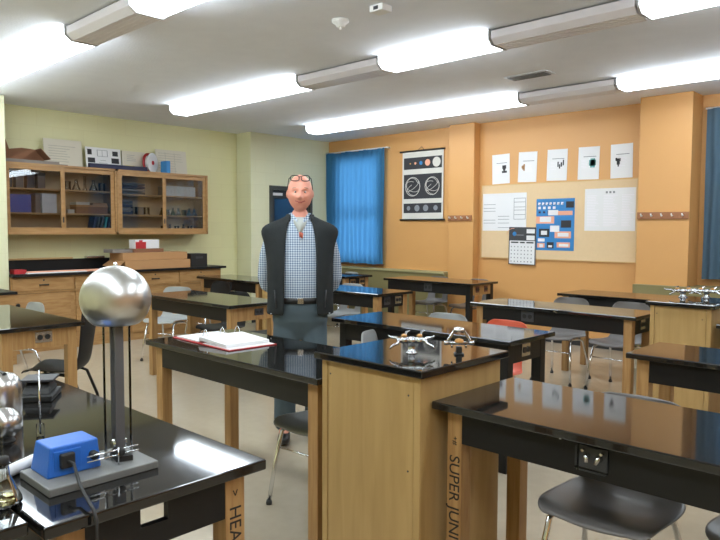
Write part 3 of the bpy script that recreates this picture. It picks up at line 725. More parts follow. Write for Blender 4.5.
boxthing('paper_sheets', fx+.12, 3.38, CZ, .07, .72, .012, M['white'], 'long white sheets lying near the counter edge', 'paper')
boxthing('metal_tray', XW+.045, 4.10, CZ+.144, .07, .25, .03, M['steel'], 'thin metal tray on the black splashback', 'tray')
boxthing('wood_strip', XW+.04, 3.35, CZ+.144, .05, .90, .022, M['shelfwood'], 'long thin wooden strip on the black splashback', 'strip')

# ------------------------------------------------------------------ orange wall displays
nb = thing('notice_board', 'large tan notice board on the orange wall', 'notice board', (-4.24, YO, 1.615))
bw, bh = 1.10, .505
MB().box(-bw, bw, -.018, 0, -bh, bh).build('board', M['cork'], nb)
MB().box(-bw-.012, bw+.012, -.024, 0, bh, bh+.012).box(-bw-.012, bw+.012, -.024, 0, -bh-.012, -bh).box(-bw-.012, -bw, -.024, 0, -bh, bh).box(bw, bw+.012, -.024, 0, -bh, bh).build('frame', M['corkframe'], nb)
def sheet(name, x0, x1, z0, z1, y, m, label, marks=(), cat='paper', group=None, tilt=0, thick=.002):
    w, h = x1-x0, z1-z0
    o = MB().box(-w/2, w/2, -thick, 0, -h/2, h/2).build(name, m, None, 0, ((x0+x1)/2, y, (z0+z1)/2), rot=(0, tilt, 0))
    tag(o, label, cat, group)
    for nm, mm, rects in marks:
        marks_on(nm, mm, rects, o, lambda b, u0, u1, v0, v1: b.box(-w/2+u0*w, -w/2+u1*w, -thick-.0012, -thick, -h/2+v0*h, -h/2+v1*h))
    return o
def blob(cx_, cz_, r, n=5):
    return [(cx_+random.uniform(-r, r)-.07, cx_+random.uniform(-r, r)+.07, cz_+random.uniform(-r, r)-.03, cz_+random.uniform(-r, r)+.03) for _ in range(n)]
P5 = [(-5.19, -4.91, 2.143, 2.553), (-4.775, -4.495, 2.148, 2.556), (-4.345, -4.06, 2.148, 2.556), (-3.91, -3.63, 2.142, 2.554), (-3.485, -3.212, 2.14, 2.556)]
figs = [(M['darkink'], [(.58, .8, .50, .62), (.62, .76, .44, .50), (.56, .84, .36, .43), (.66, .72, .4, .5)]),
        (M['card'], [(.22, .30, .42, .56), (.28, .36, .38, .60), (.18, .26, .46, .54)]),
        (M['darkink'], [(.52, .58, .44, .60), (.60, .66, .38, .52), (.68, .75, .44, .58), (.78, .84, .48, .66)]),
        (mat('teal_ink', srgb(92, 158, 156), .7), [(.52, .84, .42, .60), (.58, .8, .36, .64), (.62, .74, .48, .58)]),
        (M['darkink'], [(.24, .46, .50, .58), (.28, .42, .40, .5), (.32, .38, .34, .42), (.22, .3, .52, .6)])]
LB = ['leftmost white sheet above the notice board, with a dark cup-shaped figure', 'white sheet above the notice board with a small tan figure', 'middle white sheet above the notice board with grey leaf-like figure', 'white sheet above the notice board with a teal shield figure', 'rightmost white sheet above the notice board beside the pilaster']
for k, (a, b, c, d) in enumerate(P5):
    fu = figs[k]
    tx = (.15, .5) if k in (0, 2, 3) else (.42, .8)
    sheet('wall_paper_sheet', a, b, c, d, YO-.003, M['white'], LB[k], [('lettering', M['offlens'], lines(6, tx[0], tx[1], .34, .62, .012)), ('title_line', M['ink'], [(.25, .85, .69, .71)]), ('figure', fu[0], fu[1])], 'paper', 'sheets above the notice board', random.uniform(-.03, .03))
yb = YO-.019
sheet('chart_paper', -5.325, -4.63, 1.485, 2.008, yb, M['white'], 'wide white paper with boxed text on the left of the notice board',
      [('lettering', M['ink'], [(.0+.02, .3, v, v+.012) for v in (.2, .28, .52, .6, .7)]+[(.72, .98, v, v+.012) for v in (.3, .42, .54, .62, .75, .85)]+[(.36, .62, v, v+.012) for v in (.08, .2, .3, .38)]+[(.72, .728, .3, .85), (.975, .983, .3, .85)])], 'paper')
sheet('chart_paper', -3.80, -3.155, 1.49, 2.02, yb, M['white'], 'wide white paper with faint columns on the right of the notice board',
      [('lettering', M['offlens'], lines(20, .05, .3, .1, .85, .012)+lines(20, .38, .66, .1, .85, .012)+lines(20, .74, .97, .1, .85, .012)), ('title_line', M['ink'], [(.42, .46, .88, .93), (.49, .53, .88, .93), (.56, .6, .88, .93)])], 'paper')
bp = sheet('blue_poster', -4.48, -3.935, 1.227, 1.912, yb, M['posterblue'], 'bright blue poster with pasted labels on the notice board',
      [('letter', M['white'], [(.05+.1*k, .11+.1*k, .88, .93) for k in range(7)]+[(.05+.13*k, .12+.13*k, .80, .85) for k in range(4)]),
       ('dark_lettering', M['navy'], [(.08+.1*k, .12+.1*k, .885, .9) for k in range(7)]+[(.06+.12*k, .12+.12*k, .72, .76) for k in range(3)]),
       ('pasted_card', M['pink'], [(.0, .48, .52, .66), (.56, .95, .68, .76), (.5, .92, .24, .37), (.04, .24, .05, .14), (.56, .9, .06, .16)]),
       ('photo', M['darkink'], [(.78, .98, .82, .94), (.66, .92, .44, .58), (.08, .36, .26, .42), (.3, .48, .04, .16)])], 'poster')
for (u0, u1, v0, v1) in [(.32, .58, .68, .78), (.1, .4, .55, .65), (.38, .62, .36, .48), (.58, .86, .27, .34), (.06, .24, .17, .23), (.1, .2, .06, .12), (.62, .86, .08, .13), (.14, .3, .3, .38), (.34, .44, .06, .1)]:
    MB().box(-.2725+u0*.545, -.2725+u1*.545, -.0045, -.002, -.3425+v0*.685, -.3425+v1*.685).build('white_label', M['white'], bp)
cal = sheet('wall_calendar', -4.885, -4.475, 1.02, 1.535, YO-.026, M['white'], 'wall calendar with dark picture half, overlapping the notice board edge', [], 'calendar', None, .01, .006)
b = MB(); w_, h_ = .41, .515
def cr(u0, u1, v0, v1, y0=-.008, y1=-.006): return (-w_/2+u0*w_, -w_/2+u1*w_, y0, y1, -h_/2+v0*h_, -h_/2+v1*h_)
MB().box(*cr(0, 1, .64, 1)).build('picture', M['darkgrey'], cal)
MB().box(*cr(.66, .96, .84, .95, -.0095, -.008)).build('inset_month', M['white'], cal)
MB().box(*cr(.66, .96, .66, .78, -.0095, -.008)).build('inset_month', M['white'], cal)
MB().tube([(-.12, -.0085, .165), (-.12, -.0095, .165)], .03, 18).build('emblem', M['posterblue'], cal)
arc = [(-.14+.10*math.cos(a), -.009, .14+.10*math.sin(a)) for a in [PI*(.45+.5*k/10) for k in range(11)]]
MB().tube(arc, .0035, 6).build('swirl', M['pink'], cal)
MB().box(*cr(.25, .55, .78, .80, -.0095, -.008)).build('caption_line', M['ink'], cal)
MB().box(*cr(.08, .36, .575, .61, -.0075, -.006)).box(*cr(.42, .6, .575, .61, -.0075, -.006)).box(*cr(.66, .92, .575, .61, -.0075, -.006)).build('month_title', M['darkink'], cal)
b = MB()
for r in range(5):
    for c in range(7):
        b.box(*cr(.08+c*.125, .115+c*.125, .07+r*.098, .1+r*.098, -.0075, -.006))
b.build('dates', M['ink'], cal)
MB().box(*cr(0, .025, 0, 1, -.009, -.005)).box(*cr(.975, 1, 0, 1, -.009, -.005)).box(*cr(0, 1, 0, .02, -.009, -.005)).build('border', M['darkink'], cal)
# hanging chart
hc = thing('hanging_chart', 'cream wall chart with three black astronomy panels on dark rods', 'wall chart', (-6.43, YO-.02, 1.655))
MB().box(-.40, .40, -.002, 0, 0, 1.05).build('sheet', M['paper'], hc)
MB().tube([(-.45, -.004, 1.06), (.42, -.004, 1.06)], .014, 10).build('rod', M['blackmatte'], hc)
MB().tube([(-.44, -.004, -.005), (.43, -.004, -.005)], .014, 10).build('rod', M['blackmatte'], hc)
MB().tube([(-.10, -.006, 1.06), (-.03, .012, 1.12), (.04, -.006, 1.06)], .004, 6).build('hanger', M['blackmatte'], hc)
def panel(z0, z1, discs):
    p = MB().box(-.37, .37, -.0035, -.002, z0, z1).build('panel', M['navy'] if False else M['darkink'], hc)
    for (x, r, m, ring) in discs:
        zc = (z0+z1)/2
        if ring:
            pts = [(x+r*math.cos(2*PI*k/24), -.005, zc+r*math.sin(2*PI*k/24)) for k in range(25)]
            b = MB().tube(pts, .005, 5)
            for q, (ax_, ph) in enumerate(((.85, .4), (.55, 1.3), (.25, 2.1))):
                b.tube([(x+r*.95*(ax_*math.cos(a)*math.cos(ph)-math.sin(a)*math.sin(ph)), -.005, zc+r*.95*(ax_*math.cos(a)*math.sin(ph)+math.sin(a)*math.cos(ph))) for a in [2*PI*k/20 for k in range(15+q)]], .0035, 5)
            b.build('star_map', M['paper'], p)
        else:
            MB().tube([(x, -.0035, zc), (x, -.0055, zc)], r, 20).build('disc', m, p)
panel(.78, .96, [(-.24, .012, M['brass'], 0), (-.14, .02, M['pink'], 0), (-.03, .03, M['posterblue'], 0), (.10, .05, M['pink'], 0), (.27, .075, M['paper'], 0)])
panel(.32, .70, [(-.19, .145, None, 1), (.19, .135, None, 1)])
panel(.10, .25, [(-.27, .035, M['ink'], 0), (-.10, .05, M['ink'], 0), (.07, .05, M['ink'], 0), (.26, .04, M['ink'], 0)])

# ------------------------------------------------------------------ objects on the near tables
VZ = TZ
vg = thing('van_de_graaff_generator', 'Van de Graaff generator with aluminium dome, clear column and blue motor box', 'generator', (-1.745, .785, VZ))
MB().box(-.095, .098, -.147, .148, 0, .021).build('base_board', M['grey'], vg, .003)
bxm = MB().add([(.028, -.124, .021), (.028, .018, .021), (-.085, .018, .021), (-.085, -.124, .021), (.020, -.112, .098), (.020, .014, .098), (-.078, .014, .098), (-.078, -.112, .098)],
               [(3, 2, 1, 0), (4, 5, 6, 7), (0, 1, 5, 4), (1, 2, 6, 5), (2, 3, 7, 6), (3, 0, 4, 7)]).build('motor_box', M['blue'], vg, .004)
MB().box(.020, .0265, -.105, -.035, .030, .086).build('socket_plate', M['blue'], bxm, .001)
MB().box(.0225, .040, -.092, -.055, .042, .080).build('plug', M['rubber'], bxm, .004)
MB().lathe([(.003, 0), (.012, .0), (.012, .014), (.004, .018)], n=14).build('knob', M['rubber'], bxm, loc=(.022, -.003, .058), rot=(0, PI/2, 0))
cpts = [(.036, -.075, .060), (.066, -.072, .060), (.10, -.080, .045), (.14, -.090, .030), (.19, -.100, .022), (.24, -.108, .013), (.262, -.112, .010), (.276, -.112, -.012), (.277, -.112, -.05), (.276, -.112, -.13), (.274, -.112, -.3)]
MB().tube(cpts, .0042, 8).build('power_cord', M['rubber'], bxm)
cl = (-.012, .087)
MB().tube([(cl[0], cl[1], .021), (cl[0], cl[1], .41)], .037, 28, cap=False).build('column', M['acrylic'], vg)
MB().obox((cl[0]+.012, cl[1], .22), (.004, .026, .38)).obox((cl[0]-.012, cl[1], .22), (.004, .026, .38)).build('belt', M['belt'], vg)
MB().tube([(cl[0], cl[1]-.02, .06), (cl[0], cl[1]+.02, .06)], .012, 14).build('roller', M['chrome'], vg)
MB().tube([(cl[0]+.055, cl[1]-.115, .046), (cl[0]+.055, cl[1]+.03, .046)], .0022, 6).tube([(cl[0]+.055, cl[1]-.115, .060), (cl[0]+.055, cl[1]+.03, .060)], .0022, 6).tube([(cl[0]+.06, cl[1]-.03, .021), (cl[0]+.06, cl[1]-.03, .068)], .0022, 6).build('brush_wires', M['chrome'], vg)
MB().lathe([(.003, 0), (.011, 0), (.011, .014), (.004, .016)], n=14).build('brush_knob', M['rubber'], vg, loc=(cl[0]+.045, cl[1]-.02, .052), rot=(0, PI/2, 0))
MB().prism([(-.03, .02), (.0, .055), (.045, .05), (.03, .01)], 'z', .021, .036).build('bracket', M['blackmatte'], vg, loc=(0, .05, 0))
prof = []
R, RV = .0945, .0915
a0 = math.asin(-.069/RV)
for k in range(29):
    a = a0+(PI/2-a0)*k/28; prof.append((max(R*math.cos(a), .0001), RV*math.sin(a)))
prof = [(.035, RV*math.sin(a0)+.012), (prof[0][0]-.012, RV*math.sin(a0)+.004), (prof[0][0]-.005, RV*math.sin(a0)-.002)]+prof
dm = MB().lathe(prof, (0, 0, 0), 56).build('dome', M['alu'], vg, loc=(cl[0], cl[1], 1.297-VZ))
MB().lathe([(.006, 0), (.0065, .006), (.004, .01), (.0002, .0115)], n=14).build('top_knob', M['chrome'], dm, loc=(0, 0, RV-.002))

fl = thing('conical_flask', 'stoppered conical flask with pale liquid at the left picture edge', 'flask', (-1.690, .548, VZ+.002))
fs = 1.12
MB().lathe([(r*fs, z*fs) for r, z in [(.001, 0), (.034, 0), (.037, .004), (.036, .012), (.014, .062), (.012, .085), (.015, .088), (.0115, .084), (.0125, .062), (.034, .012), (.033, .005), (.001, .004)]], n=28).build('glass_body', M['glass'], fl)
MB().lathe([(r*fs, z*fs) for r, z in [(.001, .005), (.032, .006), (.033, .012), (.030, .020), (.001, .0201)]], n=28).build('liquid', M['liquid'], fl)
MB().lathe([(.0105, .088), (.0135, .096), (.0145, .112), (.012, .114), (.0005, .1145)], n=20).build('stopper', M['rubber'], fl)
MB().tube([(.003, 0, .06), (.003, 0, .19)], .003, 8, cap=False).build('glass_tube', M['glass'], fl)

sp = thing('polished_sphere', 'polished metal sphere on a short stand beside the flask', 'sphere', (-2.20, .722, VZ))
MB().lathe([(.05*math.cos(a), .056+.05*math.sin(a)) if abs(a) < 1.57 else (.0002, .056+.05*math.sin(a)) for a in [-PI/2+PI*k/24 for k in range(25)]], n=36).build('ball', M['steel'], sp)
MB().lathe([(.03, 0), (.03, .004), (.012, .01)], n=20).build('stand', M['rubber'], sp)
cn = thing('metal_canister', 'domed metal canister with slotted top behind the polished sphere', 'canister', (-2.35, .767, VZ))
MB().lathe([(.058, 0), (.06, .004), (.06, .13), (.058, .15), (.05, .168), (.036, .18), (.016, .186), (.0002, .187)], n=36).build('body', M['steel'], cn)
MB().box(-.03, .03, -.006, .006, .182, .189).build('slot', M['blackmatte'], cn, .001)
rd = thing('metal_rod', 'thin upright metal rod in a small clear holder behind the blue motor box', 'rod', (-2.163, .815, VZ))
MB().tube([(0, 0, .01), (0, 0, .215)], [.0035, .0022], 8).build('shaft', M['chrome'], rd)
MB().lathe([(.012, 0), (.012, .042), (.009, .044), (.0045, .044)], n=16).build('holder', M['acrylic'], rd)
bk = thing('black_apparatus', 'layered black apparatus lying behind the thin metal rod', 'apparatus', (-2.68, 1.01, VZ), -.6); bk.scale = (.85, .85, .8)
MB().box(-.10, .10, -.075, .075, 0, .03).build('base', M['rubber'], bk, .006)
MB().add([(-.09, -.06, .03), (.07, -.06, .03), (.07, .06, .03), (-.09, .06, .03), (-.07, -.05, .075), (.02, -.05, .08), (.02, .05, .08), (-.07, .05, .075)],
         [(3, 2, 1, 0), (4, 5, 6, 7), (0, 1, 5, 4), (1, 2, 6, 5), (2, 3, 7, 6), (3, 0, 4, 7)]).build('housing', M['rubber'], bk, .006)
MB().box(-.085, .05, -.07, .07, .085, .097).build('plate', M['darkgrey'], bk, .003)
pr_ = MB().tube([(-1.845, .585, VZ+.017), (-1.93, .735, VZ+.017)], .016, 18).build('paper_roll', M['white'], None)
tag(pr_, 'white rolled paper lying behind the blue motor box', 'paper roll')

# binder on the near table
bd = thing('ring_binder', 'open red ring binder with thick white pages on the near table', 'binder', (-3.28, 2.295, TZ+.001), .0)
def quad_slab(q, z0, z1):
    return [(x, y, z0) for x, y in q]+[(x, y, z1) for x, y in q]
QF = [(3, 2, 1, 0), (4, 5, 6, 7), (0, 1, 5, 4), (1, 2, 6, 5), (2, 3, 7, 6), (3, 0, 4, 7)]
MB().box(-.30, .0, -.17, .15, 0, .004).box(.0, .32, -.17, .15, 0, .004).build('cover', M['red'], bd, .001)
MB().box(-.28, -.03, -.155, .135, .004, .012).build('page_block', M['white'], bd, .002)
MB().add([(-.03, -.155, .018), (.27, -.155, .008), (.27, .135, .008), (-.03, .135, .018), (-.015, -.155, .040), (.265, -.155, .026), (.265, .135, .026), (-.015, .135, .040)], QF).build('page_block', M['white'], bd, .002)
MB().box(.03, .31, -.16, .14, .004, .007).build('sheet', M['white'], bd)
MB().box(-.03, .0, -.15, .13, .004, .012).build('spine_plate', M['steel'], bd)
for yy in (-.105, .01, .115):
    MB().tube([(-.032+.030*math.cos(PI*k/12), yy, .012+.060*math.sin(PI*k/12)) for k in range(13)], .0028, 8).build('ring', M['chrome'], bd)
bd.rotation_euler = (0, 0, -.05)
# ------------------------------------------------------------------ the man
def skin_mesh(name, joints, edges, sub=2):
    me = D.meshes.new(name); me.from_pydata([j[0] for j in joints], edges, []); o = D.objects.new(name, me); COL.objects.link(o)
    o.modifiers.new('skin', 'SKIN'); ss = o.modifiers.new('s', 'SUBSURF'); ss.levels = sub; ss.render_levels = sub
    for v, j in zip(me.skin_vertices[0].data, joints):
        r = j[1]; v.radius = r if isinstance(r, tuple) else (r, r)
    me.skin_vertices[0].data[0].use_root = True
    dg = bpy.context.evaluated_depsgraph_get(); out = D.meshes.new_from_object(o.evaluated_get(dg)); D.objects.remove(o); return out
def voxel(meshes, vox, smooth=2):
    bm = bmesh.new()
    for m in meshes: bm.from_mesh(m)
    me = D.meshes.new('j'); bm.to_mesh(me); bm.free()
    o = D.objects.new('j', me); COL.objects.link(o)
    r = o.modifiers.new('r', 'REMESH'); r.mode = 'VOXEL'; r.voxel_size = vox; r.use_smooth_shade = True
    if smooth:
        s = o.modifiers.new('sm', 'SMOOTH'); s.iterations = smooth; s.factor = .5
    dg = bpy.context.evaluated_depsgraph_get(); out = D.meshes.new_from_object(o.evaluated_get(dg)); D.objects.remove(o)
    for p in out.polygons: p.use_smooth = True
    return out
def link(name, me, m, parent=None):
    me.materials.clear()
    for q in (m if isinstance(m, list) else [m]): me.materials.append(q)
    o = D.objects.new(name, me); COL.objects.link(o)
    if parent: o.parent = parent
    return o
HZ = 1.742     # head centre
def head_mesh():
    bm = bmesh.new(); bmesh.ops.create_icosphere(bm, subdivisions=6, radius=1)
    g = lambda x, c, s: math.exp(-((x-c)/s)**2)
    for v in bm.verts:
        x, y, z = v.co
        X, Y, Z = x*.0865, y*.100, z*.127
        if z < 0:                       # jaw narrows, front keeps chin
            k = min(1, -z); X *= 1-.10*k*k; Y *= 1-.12*k*k; Y -= .010*k*k
        if z > .2: X *= 1+.02*(z-.2)
        if y < 0:                       # face relief on the front half
            f = -y
            Y -= .021*g(X, 0, .014)*g(Z, -.030, .018)*f                       # nose tip
            Y -= .012*g(X, 0, .010)*g(Z, -.004, .022)*f                        # bridge
            Y -= .009*g(abs(X), .013, .008)*g(Z, -.036, .009)*f                # nostril wings
            Y += .012*(g(X, .033, .017)+g(X, -.033, .017))*g(Z, .004, .013)*f  # eye sockets
            Y -= .006*(g(X, .034, .025)+g(X, -.034, .025))*g(Z, .024, .010)*f  # brows
            Y -= .007*(g(X, .045, .018)+g(X, -.045, .018))*g(Z, -.030, .020)*f # cheeks
            Y -= .008*g(X, 0, .028)*g(Z, -.068, .012)*f                        # lips
            Y += .008*g(X, 0, .030)*g(Z-11*X*X, -.0665, .0035)*f            # mouth line (smile)
            Y -= .009*g(X, 0, .020)*g(Z, -.108, .014)*f                        # chin
            Y += .004*g(X, 0, .030)*g(Z, -.088, .009)*f
        v.co = (X, Y-.01, Z+HZ)
    me = D.meshes.new('h'); bm.to_mesh(me); bm.free(); return me
def ear(s):
    bm = bmesh.new(); bmesh.ops.create_icosphere(bm, subdivisions=4, radius=1)
    for v in bm.verts:
        x, y, z = v.co
        v.co = (s*(.0845+x*.010+.008*max(0, y)), .008+y*.017-(.004*z), HZ-.008+z*.031*(1-.12*(z < 0)))
    me = D.meshes.new('e'); bm.to_mesh(me); bm.free(); return me
J = [((0, .01, .98), (.15, .11)), ((0, 0, 1.15), (.15, .12)), ((0, .005, 1.34), (.155, .115)), ((0, .02, 1.50), (.09, .07)), ((0, .022, 1.57), .062), ((0, .012, 1.65), .060)]
Eg = [(0, 1), (1, 2), (2, 3), (3, 4), (4, 5)]
hands = []
for s in (-1, 1):
    b0 = len(J)
    J += [((s*.12, .02, 1.475), .055), ((s*.165, .02, 1.445), .052), ((s*.220, .05, 1.30), .044), ((s*.244, .087, 1.16), .042), ((s*.17, .175, 1.05), .036), ((s*.075, .235, .985), .028)]
    Eg += [(3, b0), (b0, b0+1), (b0+1, b0+2), (b0+2, b0+3), (b0+3, b0+4), (b0+4, b0+5)]
    b1 = len(J)
    J += [((s*.095, .01, .90), .095), ((s*.105, -.005, .50), .064), ((s*.108, .02, .30), .060), ((s*.11, .03, .09), .042), ((s*.118, -.09, .045), .036)]
    Eg += [(0, b1), (b1, b1+1), (b1+1, b1+2), (b1+2, b1+3), (b1+3, b1+4)]
    # hand: palm and five curled fingers behind the back
    yo = .0 if s < 0 else .055
    w0 = Vector((s*.075, .235, .985)); p1 = Vector((s*.03, .255+yo*.5, .945)); 
    jj = [(tuple(w0), .026), (tuple((w0+p1)/2), (.034, .018)), (tuple(p1), (.040, .017))]; ee = [(0, 1), (1, 2)]
    hands.append(skin_mesh('hh', jj, ee, 1))
    dirv = (p1-w0).normalized(); side = Vector((0, 0, 1)).cross(dirv).normalized(); nrm = dirv.cross(side)
    for q, ln in enumerate((.068, .078, .072, .056)):
        a = p1+nrm*((q-1.5)*.019)-dirv*.02
        m1 = a+dirv*(ln*.55)+side*.004*s; m2 = m1+dirv*(ln*.32)+Vector((0, .016*(1 if s > 0 else -1), -.012)); m3 = m2+dirv*(ln*.16)+Vector((0, .012*(1 if s > 0 else -1), -.014))
        hands.append(skin_mesh('ff', [(tuple(a), .0095), (tuple(m1), .009), (tuple(m2), .0085), (tuple(m3), .0075)], [(0, 1), (1, 2), (2, 3)], 1))
    a = (w0*.6+p1*.4)+nrm*.026; m1 = a+nrm*.022+dirv*.022; m2 = m1+dirv*.03+nrm*.002
    hands.append(skin_mesh('tt', [(tuple(a), .0115), (tuple(m1), .0105), (tuple(m2), .009)], [(0, 1), (1, 2)], 1))
body = voxel([skin_mesh('b', J, Eg, 2), head_mesh(), ear(-1), ear(1)]+hands, .0055, 1)
man = link('person', body, [M['skin'], M['lip']])
for p in body.polygons:
    c = p.center
    if c.y < -.085 and abs(c.x) < .033 and abs(c.z-(HZ-.0665)-11*c.x*c.x) < .0046: p.material_index = 1
tag(man, 'smiling bald man in dark vest, checked shirt and jeans standing with hands behind his back', 'person')
man.location = (-3.512, 3.10, 0); man.rotation_euler = (0, 0, .86)
# eyes
for s in (-1, 1):
    e = MB().lathe([(max(.0001, .0095*math.cos(a)), .0095*math.sin(a)) for a in [-PI/2+PI*k/12 for k in range(13)]], n=16).build('eye', M['eyewhite'], man, loc=(s*.032, -.0895, HZ+.003))
    MB().lathe([(.0055, 0), (.004, .0015), (.0001, .002)], n=14).build('iris', M['eye'], e, loc=(0, -.0088, 0), rot=(PI/2, 0, 0))
    MB().grid([[(s*.032+.021*u, -.0985-.004*(1-u*u)+.012*abs(u)**2, HZ+.026+.004*(1-u*u)+dz) for u in [-1+k/4 for k in range(9)]] for dz in (0, .006)]).build('eyebrow', mat('brow_hair', srgb(176, 140, 120), .9), man, solid=.003)
def ring(z, hw, df, db, a0=0, a1=2*PI, n=44, cy=0, p=.82, cx=0):
    out = []
    for k in range(n):
        a = a0+(a1-a0)*k/(n-1 if a1-a0 < 2*PI-1e-6 else n)
        sx, cxx = math.sin(a), math.cos(a)
        x = hw*math.copysign(abs(sx)**p, sx); y = -(df if cxx > 0 else db)*math.copysign(abs(cxx)**p, cxx)
        out.append((cx+x, cy+y, z))
    return out
# jeans
jr = [skin_mesh('j', [((0, .012, .95), (.182, .142)), ((0, .012, 1.02), (.172, .145)), ((-.095, .01, .86), .112), ((-.106, -.005, .50), .088), ((-.109, .02, .28), .083), ((-.11, .03, .05), .085),
                      ((.095, .01, .86), .112), ((.106, -.005, .50), .088), ((.109, .02, .28), .083), ((.11, .03, .05), .085)], [(0, 1), (0, 2), (2, 3), (3, 4), (4, 5), (0, 6), (6, 7), (7, 8), (8, 9)], 2)]
jw = MB().grid([ring(z, hw, a, b) for z, hw, a, b in [(.72, .13, .05, .06), (.79, .175, .095, .10), (.86, .194, .132, .138), (.93, .193, .15, .145), (1.0, .182, .158, .137)]], closed=True)
for z, hw, a, b, fl_ in [(.72, .13, .05, .06, 1), (1.0, .182, .158, .137, 0)]: jw.add(ring(z, hw, a, b), [tuple(range(44))[::-1] if fl_ else tuple(range(44))])
link('jeans', voxel(jr+[jw.mesh('jw', M['jeans'], True)], .009, 3), M['jeans'], man)
# shirt
tor = MB().grid([ring(*q) for q in [(.985, .178, .152, .135), (1.03, .182, .158, .135), (1.10, .195, .170, .135), (1.20, .200, .172, .132), (1.32, .205, .158, .13), (1.42, .205, .142, .125), (1.48, .19, .125, .115), (1.525, .15, .105, .10), (1.555, .10, .085, .09), (1.575, .078, .070, .085)]], closed=True)
rings_ = [ring(.985, .178, .152, .135), ring(1.575, .078, .070, .085)]
tor.add(rings_[0], [tuple(range(44))[::-1]]); tor.add(rings_[1], [tuple(range(44))])
sl = []
for s in (-1, 1):
    sl.append(MB().tube([(s*.11, .02, 1.475), (s*.165, .02, 1.45), (s*.198, .03, 1.385), (s*.225, .05, 1.30), (s*.240, .07, 1.21), (s*.246, .088, 1.15), (s*.235, .12, 1.10), (s*.17, .18, 1.045), (s*.105, .222, 1.005)], [.062, .066, .064, .060, .056, .054, .053, .047, .042], 20).mesh('sl', M['shirt'], True))
link('shirt', voxel([tor.mesh('to', M['shirt'], True)]+sl, .008, 3), M['shirt'], man)
# shirt collar, tee, pendant
for s in (-1, 1):
    MB().add([(s*.012, -.118, 1.50), (s*.050, -.098, 1.53), (s*.076, -.03, 1.60), (s*.058, -.062, 1.605), (s*.022, -.094, 1.56)], [(0, 1, 2, 3, 4) if s > 0 else (4, 3, 2, 1, 0)]).build('collar', M['shirt'], man, solid=.005)
MB().grid([[(-.008, -.131, 1.468), (0, -.133, 1.462), (.008, -.131, 1.468)], [(-.042, -.106, 1.53), (0, -.112, 1.525), (.042, -.106, 1.53)], [(-.05, -.072, 1.575), (0, -.078, 1.572), (.05, -.072, 1.575)]]).build('undershirt', M['tee'], man, solid=.006)
MB().tube([(0, -.152, 1.47), (0, -.16, 1.44)], [.010, .008], 10).tube([(.012, -.152, 1.465), (.010, -.16, 1.432)], [.008, .006], 10).build('pendant', mat('copper_pendant', srgb(186, 92, 66), .5), man)
cc = MB()
for k in range(9):
    x = .012+k*.0; cc.lathe([(.0001, -.002), (.005, 0), (.0001, .002)], (0, -.173+.002*abs(k-4), 1.05+k*.045), 10)
cc.build('shirt_button', M['white'], man)
# belt
MB().grid([ring(z, .1835, .160, .1385) for z in (.985, 1.025)], closed=True).build('belt', M['leather'], man, solid=.006)
MB().box(-.02, .02, -.169, -.163, .985, 1.026).build('buckle', M['steel'], man, .003)
# vest: open at the front
def vring(z, hw, df, db, half, cy=.0):
    # opening half-width in metres at the front
    a = math.asin(min(.99, (half/hw)**(1/.82))); return ring(z, hw, df, db, a, 2*PI-a, 44, cy)
vr = [vring(*q) for q in [(.905, .228, .178, .165, .115), (.93, .226, .185, .163, .112), (1.05, .222, .190, .158, .106), (1.18, .222, .194, .156, .106), (1.30, .226, .184, .152, .104), (1.40, .240, .162, .146, .100), (1.455, .262, .146, .136, .096), (1.500, .262, .130, .126, .088), (1.532, .205, .116, .114, .080), (1.555, .135, .104, .104, .074), (1.58, .098, .088, .100, .066)]]
rnd = random.Random(3)
vm = MB().grid([[(x*(1+.010*math.sin(9*z+x*22)), y*(1+.022*math.sin(16*x+z*9)+.018*math.sin(31*x-z*23)), z) for x, y, z in r] for r in vr])
vo = vm.build('vest', M['vest'], man, solid=.014)
ms = vo.modifiers.new('ss', 'SUBSURF'); ms.levels = 1; ms.render_levels = 1
MB().grid([vring(z, hw, df, db, h) for z, hw, df, db, h in [(1.545, .112, .100, .104, .074), (1.57, .100, .090, .10, .070), (1.592, .090, .076, .094, .066)]]).build('vest_collar', M['vest'], man, solid=.012)
for s in (-1, 1):
    MB().tube([(s*.165, -.158, .96), (s*.175, -.16, 1.08)], .004, 6).build('pocket_zip', M['darkgrey'], man)
    MB().lathe([(.0001, 0), (.005, 0), (.005, .006), (.0001, .007)], n=8).build('drawcord', M['white'], man, loc=(s*.20, -.115, .912))
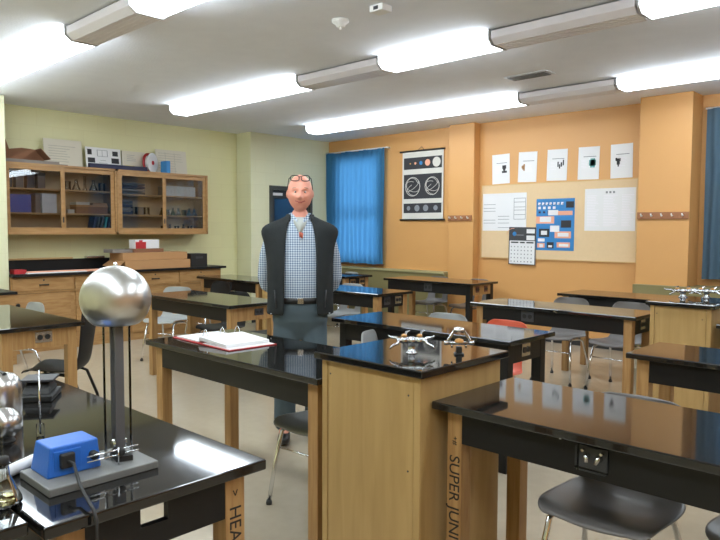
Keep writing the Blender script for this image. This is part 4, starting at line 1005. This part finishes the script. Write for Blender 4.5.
# shoes
for s in (-1, 1):
    sh = skin_mesh('s', [((s*.11, .05, .045), .045), ((s*.112, -.03, .045), (.046, .042)), ((s*.118, -.12, .035), (.048, .032)), ((s*.12, -.165, .032), (.036, .026))], [(0, 1), (1, 2), (2, 3)], 2)
    link('shoe', sh, M['leather'], man)
# spectacles pushed up on the head
gb = MB(); gy, gz = -.088, HZ+.101
for s in (-1, 1):
    pts = [(s*.036+.029*math.copysign(abs(math.cos(a))**.6, math.cos(a)), gy+.010*math.sin(a), gz+.019*math.copysign(abs(math.sin(a))**.7, math.sin(a))-.004) for a in [2*PI*k/24 for k in range(25)]]
    gb.tube(pts, .0032, 6, cap=False)
    gb.tube([(s*.066, gy, gz), (s*.076, -.055, gz-.004), (s*.085, .0, gz-.05), (s*.0895, .03, gz-.085)], .0028, 6)
gb.tube([(-.008, gy, gz+.004), (0, gy-.003, gz+.007), (.008, gy, gz+.004)], .003, 6)
sg = gb.build('spectacles', M['blackmatte'], man)

# ------------------------------------------------------------------ camera, world, view
cam = D.cameras.new('camera'); co = D.objects.new('camera', cam); COL.objects.link(co)
cam.sensor_width = 36; cam.lens = 36*667.15/720; cam.clip_start = .02
Rm = Matrix.Rotation(math.radians(43.428), 4, 'Z') @ Matrix.Rotation(math.radians(90-3.45), 4, 'X') @ Matrix.Rotation(math.radians(.244), 4, 'Z')
co.matrix_world = Matrix.Translation((0, 0, 1.49)) @ Rm
S.camera = co
wd = D.worlds.new('world'); S.world = wd; wd.use_nodes = True
wd.node_tree.nodes['Background'].inputs[0].default_value = (.72, .86, 1, 1); wd.node_tree.nodes['Background'].inputs[1].default_value = 5.5
S.view_settings.view_transform = 'Standard'; S.view_settings.look = 'None'; S.view_settings.gamma = 1; S.view_settings.use_curve_mapping = False
S.view_settings.exposure = 0
S.cycles.max_bounces = 8; S.cycles.diffuse_bounces = 4; S.cycles.glossy_bounces = 4; S.cycles.transparent_max_bounces = 12
S.cycles.use_denoising = True; S.cycles.sample_clamp_indirect = 6; S.cycles.caustics_reflective = False; S.cycles.caustics_refractive = False
for p in proto: pass
